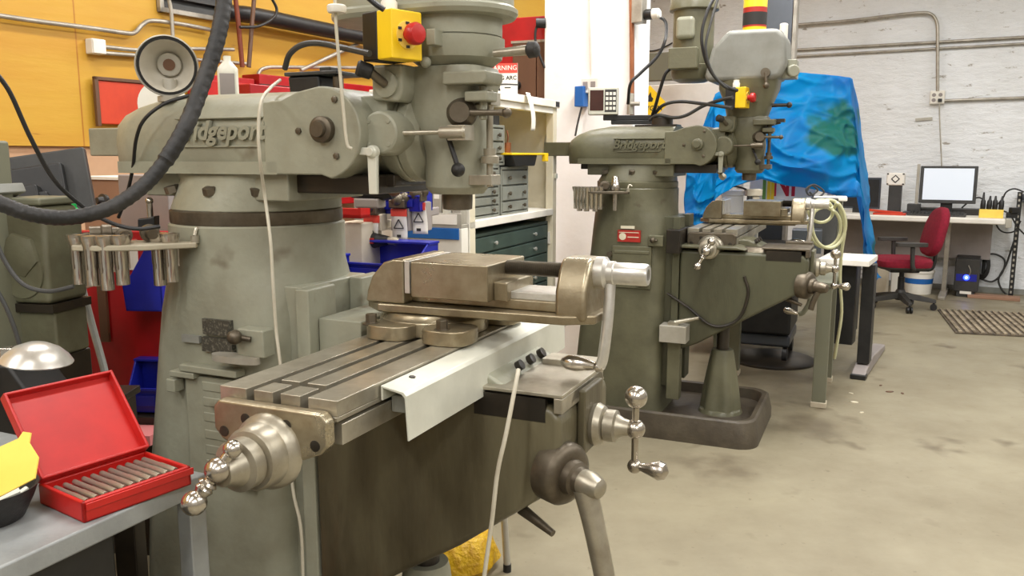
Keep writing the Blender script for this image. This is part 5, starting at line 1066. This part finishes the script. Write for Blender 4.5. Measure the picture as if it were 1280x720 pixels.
# ------------------------------------------------------------------ back wall, desk and chair at the right
def bwp(px, off=.025): return [onp(x, y, BW-RU*off, RU) for x, y in px]
def wcable(name, label, m, px, r, off=.025, cat='conduit', sm=6): return cable(name, label, m, bwp(px, off), r, cat, 10, sm)
wcable('electrical_conduit', 'steel conduit on the white wall bending down to the outlet box', 'conduit', ((985, 32), (1060, 26), (1110, 20), (1150, 16), (1164, 18), (1171, 28), (1172, 45), (1172, 80), (1172, 114)), .016, .05)
wcable('electrical_conduit', 'upper of the two long parallel conduits on the white wall', 'conduit', ((985, 63), (1130, 55), (1500, 34)), .015, .022, sm=2)
wcable('electrical_conduit', 'lower of the two long parallel conduits on the white wall', 'conduit', ((985, 71), (1130, 63), (1500, 42)), .012, .022, sm=2)
wcable('electrical_conduit', 'conduit running right from the outlet box on the white wall', 'conduit', ((1178, 126), (1230, 124), (1500, 115)), .015, .025, sm=2)
wcable('electrical_conduit', 'conduit low on the grey wall behind the far motor', 'conduit', ((800, 74), (850, 73), (900, 72)), .015, .03, sm=2)
q = onp(1172, 122, BW, RU)
t = thing('wall_outlet', 'white outlet box on the white back wall above the desk', 'outlet', q, -RM)
b = MB(); b.bb(-.065, .065, -.06, 0, -.065, .065); b.build('outlet_box', 'white', t, .012)
for x, z in ((-.028, .022), (.028, .022), (-.028, -.026)): b = MB(); b.lathe((x, -.06, z), (0, -1, 0), [(0, .018), (.003, .018)], 14); b.build('socket', 'lav', t)
b = MB(); b.bb(.01, .045, -.085, -.06, -.045, -.015); plab(b.build('plug', 'black', t, .003), 'black plug')
wcable('outlet_cable', 'thin pale cord hanging from the outlet box behind the white monitor', 'lampshell', ((1174, 128), (1175, 160), (1177, 205), (1178, 260)), .006, .05, 'cord')
q = onp(1155, 149, BW, RU); b = MB(); b.box((0, -.008, 0), (.15, .016, .028), rot=Matrix.Rotation(R(-4), 3, 'Y')); solo(b, 'wall_plate', 'lampshell', 'small grey strip plate on the white wall left of the outlet cord', 'plate', None, q, -RM, bev=.002)
wcable('wall_cable', 'grey cable loop on the wall behind the pillar cord', 'darkgrey', ((803, 64), (820, 63), (838, 55), (850, 47)), .008, .03, 'cable')
# desk
UD = 8.5
a0 = onp(1086, 268, RU*UD, RU); a1 = onp(1257, 275, RU*UD, RU); DW = (a1-a0).dot(RV); DZ = (a0.z+a1.z)/2
DKo = V((a0.x, a0.y, 0))
def dk_(x, y, z): return DKo+RV*x+RU*y+V((0, 0, z))
t = thing('computer_desk', 'long white topped desk along the white back wall', 'desk', DKo, -RM)
b = MB(); b.bb(-.5, DW, 0, .69, DZ-.05, DZ); plab(b.build('desk_top', 'white', t, .012), 'white desk top')
MB().bb(DW-.0, DW+.05, .02, .12, DZ-.075, DZ-.0).build('edge_bracket', 'lampshell', t, .004)
for x in (-.3, .66):
    b = MB(); b.bb(x-.02, x+.02, .25, .30, .04, DZ-.05); lg = b.build('leg', 'conduit', t, .003)
    MB().prism([(.0, 0), (.62, 0), (.62, .03), (.32, .05), (.24, .05), (0, .03)], 'x', x-.03, x+.03).build('foot', 'conduit', lg, .006)
b = MB(); b.bb(-.45, DW-.1, .55, .57, DZ-.42, DZ-.05); plab(b.build('back_board_and_shade', 'lav', t), 'grey sheet standing in for the shaded wall under the desk')  # painted shade: grey sheet stands for the wall darkened under the desk
# monitor
def deskpt(px, py, off): return onp(px, py, RU*(UD+off), RU)
c = deskpt(1185, 231, .33)
t = thing('computer_monitor', 'monitor with a dark bezel and bright white screen on the desk', 'monitor', (c.x, c.y, DZ), -RM+R(4))
w = .475; h = .345; zc = c.z-DZ; Q = Matrix.Rotation(R(-3), 3, 'X')
b = MB(); b.box((0, 0, zc), (w, .04, h), rot=Q); b.build('monitor_housing', 'darkgrey', t, .006)
b = MB(); b.box((0, -.0215, zc+.006), (w-.06, .004, h-.055), rot=Q); sr = plab(b.build('screen', 'screen', t), 'lit near-white screen')
b = MB(); b.box((-.14, -.0245, zc-.04), (.07, .001, .006), rot=Q); b.build('screen_line', 'conduit', sr)
b = MB(); b.bb(-.05, .05, .01, .04, .01, zc-.1); b.lathe((0, .02, 0), (0, 0, 1), [(0, .11), (.012, .1), (.016, .08)], 28); b.build('monitor_stand', 'black', t, .003)
c = deskpt(1144, 245, .3)
t = thing('router', 'small dark router with a tall upright antenna left of the white monitor', 'router', (c.x, c.y, DZ), -RM)
b = MB(); b.bb(-.06, .05, -.05, .08, .03, .1); b.build('router_body', 'darkgrey', t, .004); b = MB(); b.bb(-.0, .026, -.01, .01, .08, deskpt(1144, 205, .3).z-DZ); b.build('antenna', 'lampshell', t, .003); b = MB(); b.bb(-.09, .1, -.08, .1, 0, .03); b.build('router_stand', 'cabinet_dark', t, .004)
c = deskpt(1119, 240, .3)
t = thing('desk_stand', 'black upright stand with a square white faced head on the desk', 'stand', (c.x, c.y, DZ), -RM)
zt = deskpt(1119, 231, .3).z-DZ; z2 = deskpt(1119, 216, .3).z-DZ
b = MB(); b.bb(-.055, .055, -.04, .06, 0, zt); b.build('stand_body', 'darkgrey', t, .004)
b = MB(); b.bb(-.078, .078, -.05, .05, zt-.005, z2); hd = plab(b.build('head', 'white', t, .012), 'white square head')
b = MB(); b.box((0, -.052, (zt+z2)/2), (.055, .004, .055), rot=Matrix.Rotation(R(45), 3, 'Y')); b.build('emblem_rim', 'black', hd); b = MB(); b.box((0, -.054, (zt+z2)/2), (.038, .004, .038), rot=Matrix.Rotation(R(45), 3, 'Y')); b.build('emblem', 'white', hd)
for sx in (-.068, .068):
    for z in (zt+.008, z2-.01): MB().bb(sx-.008, sx+.008, -.053, -.048, z-.006, z+.006).build('corner_screw', 'black', hd)
c = deskpt(1086, 241, .3); zt = deskpt(1090, 222, .3).z-DZ
t = thing('computer_monitor', 'dark switched-off monitor half hidden by the blue tarp on the desk', 'monitor', (c.x, c.y, DZ), -RM)
b = MB(); b.bb(-.3, .105, 0, .03, .04, zt); b.build('monitor_housing', 'cabinet_dark', t, .004); b = MB(); b.bb(-.14, -.06, .0, .06, 0, .06); b.build('monitor_stand', 'black', t); b = MB(); b.bb(-.285, .09, -.003, 0, .06, zt-.018); b.build('screen', 'black', t)
b = MB(); b.bb(0, .28, -.05, .05, 0, .02); b.box((.1, -.0, .03), (.3, .05, .02), rot=Matrix.Rotation(R(4), 3, 'Y')); solo(b, 'red_folder', 'orange_red', 'red folder lying on the desk below the square white head', 'folder', None, deskpt(1092, 264, .12)*0+dk_((deskpt(1092, 266, .12)-DKo).dot(RV), .12, DZ), -RM, bev=.003)
for px0, px1, lab, m in ((1128, 1158, 'dark keyboard on the desk behind the red chair back', 'plastic_dark'),):
    pass
x0 = (deskpt(1135, 262, .15)-DKo).dot(RV)
t = thing('keyboard', 'dark keyboard lying on the desk before the white monitor', 'keyboard', dk_(x0, .1, DZ), -RM)
b = MB(); b.prism([(0, 0), (.16, 0), (.16, .03), (0, .015)], 'x', 0, .48); b.build('keyboard_body', 'plastic_dark', t, .004)
b = MB()
for i in range(14):
    for j in range(4): b.bb(.02+i*.032, .046+i*.032, .015+j*.033, .042+j*.033, .012+j*.003, .026+j*.004)
b.build('keys', 'darkgrey', t)
b = MB(); b.bb(0, .75, 0, .2, 0, .055); solo(b, 'monitor_riser', 'plastic_dark', 'low dark shelf under the monitor on the desk', 'riser', None, dk_((deskpt(1132, 262, .3)-DKo).dot(RV), .42, DZ), -RM, bev=.004)
x1 = (deskpt(1224, 264, .14)-DKo).dot(RV)
t = thing('yellow_block', 'yellow block at the right end of the desk holding four dark plugs', 'block', dk_(x1, .12, DZ), -RM)
b = MB(); b.bb(0, .19, 0, .1, 0, .075); b.build('block_body', 'paper_yellow', t, .004)
for i in range(4):
    b = MB(); x = .025+i*.047; b.lathe((x, .05, .075), (.05*(i % 2), 0, 1), [(0, .021), (.03, .023), (.075, .02), (.085, .012), (.12+.03*(i == 0), .007)], 12); solo(b, 'plug_tool', 'black', ['dark plug in the yellow block, first from the left', 'dark plug in the yellow block, second from the left', 'dark plug in the yellow block, third from the left', 'dark plug in the yellow block, last on the right'][i], 'plug', None, dk_(x1, .12, DZ), -RM)
t = thing('network_switch', 'tangle of black adapters at the right end of the desk behind the yellow block', 'adapter', dk_(x1+.24, .2, DZ), -RM)
b = MB(); b.bb(-.03, .06, 0, .1, 0, .05); b.box((.03, .0, .07), (.07, .06, .05), tz=.5); b.build('adapter_body', 'black', t, .006)
for i, (lab, px) in enumerate((('black cord looping up from the desk end along the white wall', ((1240, 262), (1252, 250), (1258, 240), (1268, 236), (1280, 240))), ('black cord hanging below the right end of the desk', ((1244, 270), (1246, 282), (1254, 290), (1268, 289), (1276, 276))), ('black cord running from the desk end to the right upright', ((1250, 262), (1262, 268), (1272, 284), (1284, 296))), ('dark cable draped along the desk behind the monitor', ((1202, 260), (1214, 250), (1224, 247), (1232, 252))))):
    cable('desk_cable', lab, 'black', [onp(x, y, RU*(UD+.35), RU) for x, y in px], .007, 'cord')
for i, (lab, px, m) in enumerate((('dark cable bundle dropping down the wall right of the computer tower', ((1232, 280), (1233, 300), (1231, 320), (1229, 342)), 'darkgrey'), ('thin cable looping on the wall below the desk end', ((1232, 318), (1245, 318), (1256, 326), (1252, 342), (1240, 352), (1224, 348)), 'darkgrey'), ('long thin cable trailing down the lower wall at the right', ((1268, 300), (1258, 330), (1248, 350), (1256, 366), (1270, 372)), 'darkgrey'))):
    wcable('wall_cable', lab, m, px, .009 if i else .016, .06, 'cable')
q = onp(1228, 332, BW-RU*.08, RU); b = MB()
for k in range(4): b.tube([q+RV*(.06*math.cos(a)*(1-.1*k))+V((0, 0, .13*math.sin(a)*(1-.12*k)))-RU*.012*k for a in [i*math.pi/6 for i in range(13)]], .008, 8, 3)
solo(b, 'coiled_cable', 'black', 'coil of black cable hanging on the wall beside the computer tower', 'cable coil')
# computer tower
p = on(1206, 371, .0); 
t = thing('computer_tower', 'black computer tower with a glowing blue light under the desk', 'computer', (p.x, p.y, 0), -RM)
zt = at(1206, 322, p.y).z
b = MB(); b.bb(-.10, .10, 0, .42, .05, zt); b.build('tower_case', 'black', t, .006)
b = MB(); b.bb(-.10, .10, -.02, 0, .05, zt-.01); fp = b.build('front_panel', 'plastic_dark', t, .01); 
b = MB(); b.bb(-.085, .085, -.0225, -.02, .15, .215); plab(b.build('light_strip', 'bin_blue', fp), 'blue lit strip'); b = MB(); b.lathe((.0, -.0225, .185), (0, -1, 0), [(0, .026), (.004, .02)], 20); plab(b.build('power_light', 'led', fp), 'glowing blue light'); MB().lathe((.0, -.027, .185), (0, -1, 0), [(0, .01), (.002, .008)], 12).build('light_core', 'led_white', fp)
b = MB(); b.tube([(.01, -.024, zt-.07), (.03, -.028, zt-.12), (.02, -.024, zt-.17)], .004, 8); b.build('panel_ridge', 'conduit', fp)
b = MB(); b.bb(-.075, .075, -.01, .38, 0, .05); b.build('tower_foot', 'darkgrey', t, .004)
b = MB(); b.bb(-.045, .05, -.024, -.02, .03, .055); b.build('case_badge', 'white', t)
p = on(1240, 374, 0); b = MB(); b.bb(-.2, .22, -.03, .12, 0, .03); solo(b, 'wood_board', 'board', 'flat wooden board on the floor right of the computer tower', 'board', None, (p.x, p.y, 0), -RM, bev=.004)
p = on(1147, 366, 0); 
t = thing('bucket', 'white bucket with a blue band standing under the desk behind the chair', 'bucket', (p.x, p.y, 0), 0)
b = MB(); b.lathe((0, 0, 0), (0, 0, 1), [(0, .115), (.2, .13), (.205, .138), (.225, .138), (.225, .13)], 28); b.build('bucket_body', 'white', t); b = MB(); b.lathe((0, 0, .1), (0, 0, 1), [(0, .124), (.05, .1275)], 28, cap=False); plab(b.build('bucket_band', 'strip_blue', t), 'blue band')
p = on(1100, 372, 0); b = MB(); b.bb(-.1, .05, 0, .15, 0, .36); solo(b, 'pale_box', 'beige_plastic', 'tall beige box on the floor left of the chair base', 'box', None, (p.x, p.y, 0), -RM, bev=.01)
p = on(1118, 369, 0); b = MB(); b.bb(-.04, .04, 0, .1, 0, .25); solo(b, 'white_canister', 'white', 'narrow white canister between the beige box and the bucket', 'canister', None, (p.x, p.y, 0), -RM, bev=.01)
# shelf upright at the right edge
p = on(1263, 372, 0); zt = at(1272, 240, p.y).z
t = thing('shelf_upright', 'black slotted steel shelf upright at the right edge of the picture', 'upright', (p.x, p.y, 0), -RM)
b = MB(); b.bb(-.02, .02, 0, .004, 0, zt); b.bb(.016, .02, 0, .045, 0, zt); b.build('upright', 'black', t)
n = int(zt/.05)
for i in range(n): MB().bb(-.009, .006, -.0015, .0005, .04+i*.05, .062+i*.05).build('slot', 'lampshell', t)
b = MB(); b.bb(.0, .7, -.0, .35, zt-.09, zt-.02); b.bb(.0, .7, 0, .35, .9, .93); b.build('shelf_panel', 'cabinet_dark', t, .003)
# office chair
cp = on(1124, 385, 0)
t = thing('office_chair', 'dark red office chair with black armrests before the desk', 'chair', (cp.x, cp.y, 0), R(-8)); t.scale = (.91, .91, .91)
b = MB()
for k in range(5):
    a = R(72*k+198); d = V((math.cos(a), math.sin(a), 0)); sd_ = V((-d.y, d.x, 0))
    L = []
    for s_, w, z0, z1 in ((.02, .035, .10, .155), (.15, .03, .085, .135), (.29, .022, .07, .105), (.31, .018, .072, .1)): L.append([d*s_+sd_*w+V((0, 0, z0)), d*s_-sd_*w+V((0, 0, z0)), d*s_-sd_*w*.8+V((0, 0, z1)), d*s_+sd_*w*.8+V((0, 0, z1))])
    b.hull(L)
b.lathe((0, 0, .08), (0, 0, 1), [(0, .045), (.08, .045), (.1, .035)], 20); b.build('star_base', 'plastic_dark', t, .005)
for k in range(5):
    a = R(72*k+198); d = V((math.cos(a), math.sin(a), 0))*.29; b = MB(); s2 = V((-d.y, d.x, 0)).normalized()
    for s_ in (-1, 1): b.cyl(d+s2*(s_*.008)+V((0, 0, .03)), d+s2*(s_*.024)+V((0, 0, .03)), .03, n=18)
    b.cyl(d+V((0, 0, .03)), d+V((0, 0, .085)), .01); b.build('caster', 'black', t)
b = MB(); b.cyl((0, 0, .17), (0, 0, .30), .03); b.cyl((0, 0, .28), (0, 0, .37), .022); b.build('gas_lift', 'black', t)
b = MB(); b.box((0, 0, .375), (.26, .2, .05)); b.bb(.1, .24, -.03, .03, .355, .385); b.build('seat_mechanism', 'black', t, .01)
b = MB(); b.hull([sup(-.22, .2, .20, 3.4, .385, 40), sup(-.245, .225, .235, 3.4, .40, 40), sup(-.25, .23, .24, 3.4, .415, 40)]); b.build('seat_shell', 'plastic_dark', t)
b = MB(); b.hull([sup(-.25, .23, .24, 3.4, .412, 40), sup(-.262, .238, .25, 3.2, .435, 40), sup(-.26, .238, .248, 3.2, .465, 40), sup(-.235, .225, .23, 3, .487, 40), sup(-.15, .16, .16, 2.6, .494, 40)]); b.build('seat', 'chair_red', t)
b = MB(); b.tube([(.2, 0, .37), (.26, 0, .38), (.285, 0, .45), (.29, 0, .56), (.30, 0, .66)], .018, 10); b.build('back_bar', 'black', t)
b = MB(); L = []
tilt = R(12)
for s_, k in ((-.035, .86), (-.026, .95), (-.005, 1), (.02, .98), (.036, .86)):
    lp = []
    for i in range(44):
        a = 2*math.pi*i/44; c_, s2 = math.cos(a), math.sin(a)
        y = .215*k*math.copysign(abs(c_)**(2/2.8), c_)*(1.0-.12*s2); z = .235*k*math.copysign(abs(s2)**(2/2.8), s2)
        bow = .35*y*y
        lp.append(V((.275+s_*1.2-bow+z*math.sin(tilt), y, .73+z*math.cos(tilt))))
    L.append(lp)
b.hull(L); b.build('backrest', 'chair_red', t, 0, 50)
for s_ in (-1, 1):
    b = MB(); b.tube([(.02, s_*.2, .40), (.02, s_*.27, .405), (.0, s_*.285, .45), (-.01, s_*.285, .62)], .02, 10); ar = b.build('arm_post', 'plastic_dark', t)
    b = MB(); b.hull([sup(-.16, .12, .042, 3, z, 28, s_*.285) for z in (.615, .625, .645, .65)]); b.build('arm_pad', 'plastic_dark', ar, .004)
# anti fatigue mat
mp_ = [on(x, y, 0) for x, y in ((1172, 388), (1196, 417), (1300, 422), (1300, 387))]
ux = (mp_[2]-mp_[1]); 
t = thing('floor_mat', 'brown ribbed rubber mat on the floor at the right', 'mat', (mp_[1].x, mp_[1].y, 0), 0)
o = mp_[1]; ex_ = (mp_[2]-mp_[1]).normalized(); W = 1.5; ey_ = (mp_[0]-mp_[1]); Lm = ey_.length; ey_.normalize()
def mpt(a, c, z): return ex_*a+ey_*c+V((0, 0, z+.004*noise.noise(V((a*3, c*3, 2)))))
b = MB(); b.hull([[mpt(-.01, -.01, z), mpt(W, -.02, z), mpt(W, Lm, z), mpt(0, Lm, z)] for z in (.001, .010)]); b.build('mat_base', 'mat_dark', t)
for i in range(30):
    x = .012+i*W/30; b = MB(); b.hull([[mpt(x, .0, z), mpt(x+.027, .0, z), mpt(x+.027, Lm-.01, z), mpt(x, Lm-.01, z)] for z in (.008, .02)]); b.build('mat_rib', 'mat_rubber', t, .003)
# things under the foreground knee
p = on(578, 712, 0)
t = thing('yellow_bag', 'crumpled yellow bag on the floor under the foreground mill knee', 'bag', (p.x, p.y, 0), .3)
b = MB(); L = []
for z, r in ((0, .075), (.03, .1), (.08, .095), (.12, .07), (.14, .03)): L.append([V((r*1.2*math.cos(a)*(1+.18*noise.noise(V((math.cos(a)*2, math.sin(a)*2, z*20)))), r*math.sin(a)*(1+.18*noise.noise(V((math.cos(a)*2, math.sin(a)*2, z*20+5)))), z)) for a in [2*math.pi*i/36 for i in range(36)]])
b.hull(L); b.build('bag_body', 'bag_yellow', t)
p = on(634, 714, 0)
t = thing('stool_leg', 'thin grey metal leg with a dark tip below the foreground mill knee', 'leg', (p.x, p.y, 0), 0)
b = MB(); b.cyl((0, 0, .02), (-.02, .02, .35), .011); b.build('leg_tube', 'lampshell', t); b = MB(); b.cyl((0, 0, 0), (0, 0, .025), .013); plab(b.build('leg_tip', 'black', t), 'dark rubber tip')
# floor litter: a few chips by the far mill
for i, (px, py, s_) in enumerate(((1112, 490, .022), (1101, 482, .012), (1128, 492, .014), (1064, 492, .014), (1068, 503, .02), (1077, 516, .012))):
    p = on(px, py, 0); b = MB(); b.hull([[V((s_*math.cos(a)*(1+.3*math.sin(3*a)), .5*s_*math.sin(a), z)) for a in [k*math.pi/4 for k in range(8)]] for z in (0, .004)])
    solo(b, 'floor_chip', 'brown' if i < 3 else 'cream', ['dark chip on the floor right of the steel table, largest', 'dark chip just behind the largest chip', 'dark chip to the right of the largest chip', 'pale chip on the floor nearest the steel table foot', 'pale chip on the floor before the steel table foot', 'small pale chip on the floor nearest the viewer'][i], 'chip', None, p, i*.7)

# ------------------------------------------------------------------ light and camera
w = bpy.data.worlds.new('world'); bpy.context.scene.world = w; w.use_nodes = True
w.node_tree.nodes['Background'].inputs[0].default_value = (1, .96, .9, 1); w.node_tree.nodes['Background'].inputs[1].default_value = .2
def lamp(v, u, p, sx=.25, sy=1.4, col=(1, .985, .97), rot=0):
    l = bpy.data.lights.new('ceiling_and_fill_tube', 'AREA'); l.shape = 'RECTANGLE'; l.size = sx; l.size_y = sy; l.energy = p; l.color = col
    o = bpy.data.objects.new('ceiling_and_fill_tube', l); C.objects.link(o); o.location = room(v, u, ZC-.06); o.rotation_euler = (0, 0, -RM+rot)
PW = 35
for v in (-2.6, -.6, 1.6, 2.9):
    for u in (-2.5, -.8, 1.9, 4.4, 7.0): lamp(v, u, PW)  # rearmost row is unseen fill, added to brighten faces toward the camera
lamp(-1.0, 3.6, 60)
cam = bpy.data.cameras.new('camera'); co = bpy.data.objects.new('camera', cam); C.objects.link(co)
cam.sensor_width = 36; cam.lens = 36*F/1280; co.location = (0, 0, EYE); co.rotation_euler = (math.radians(90)-PITCH, 0, 0); cam.clip_start = .02
sc_ = bpy.context.scene; sc_.camera = co
sc_.view_settings.view_transform = 'Standard'; sc_.view_settings.look = 'None'; sc_.view_settings.gamma = 1; sc_.view_settings.exposure = 0.0
try: sc_.view_settings.use_curve_mapping = False
except Exception: pass
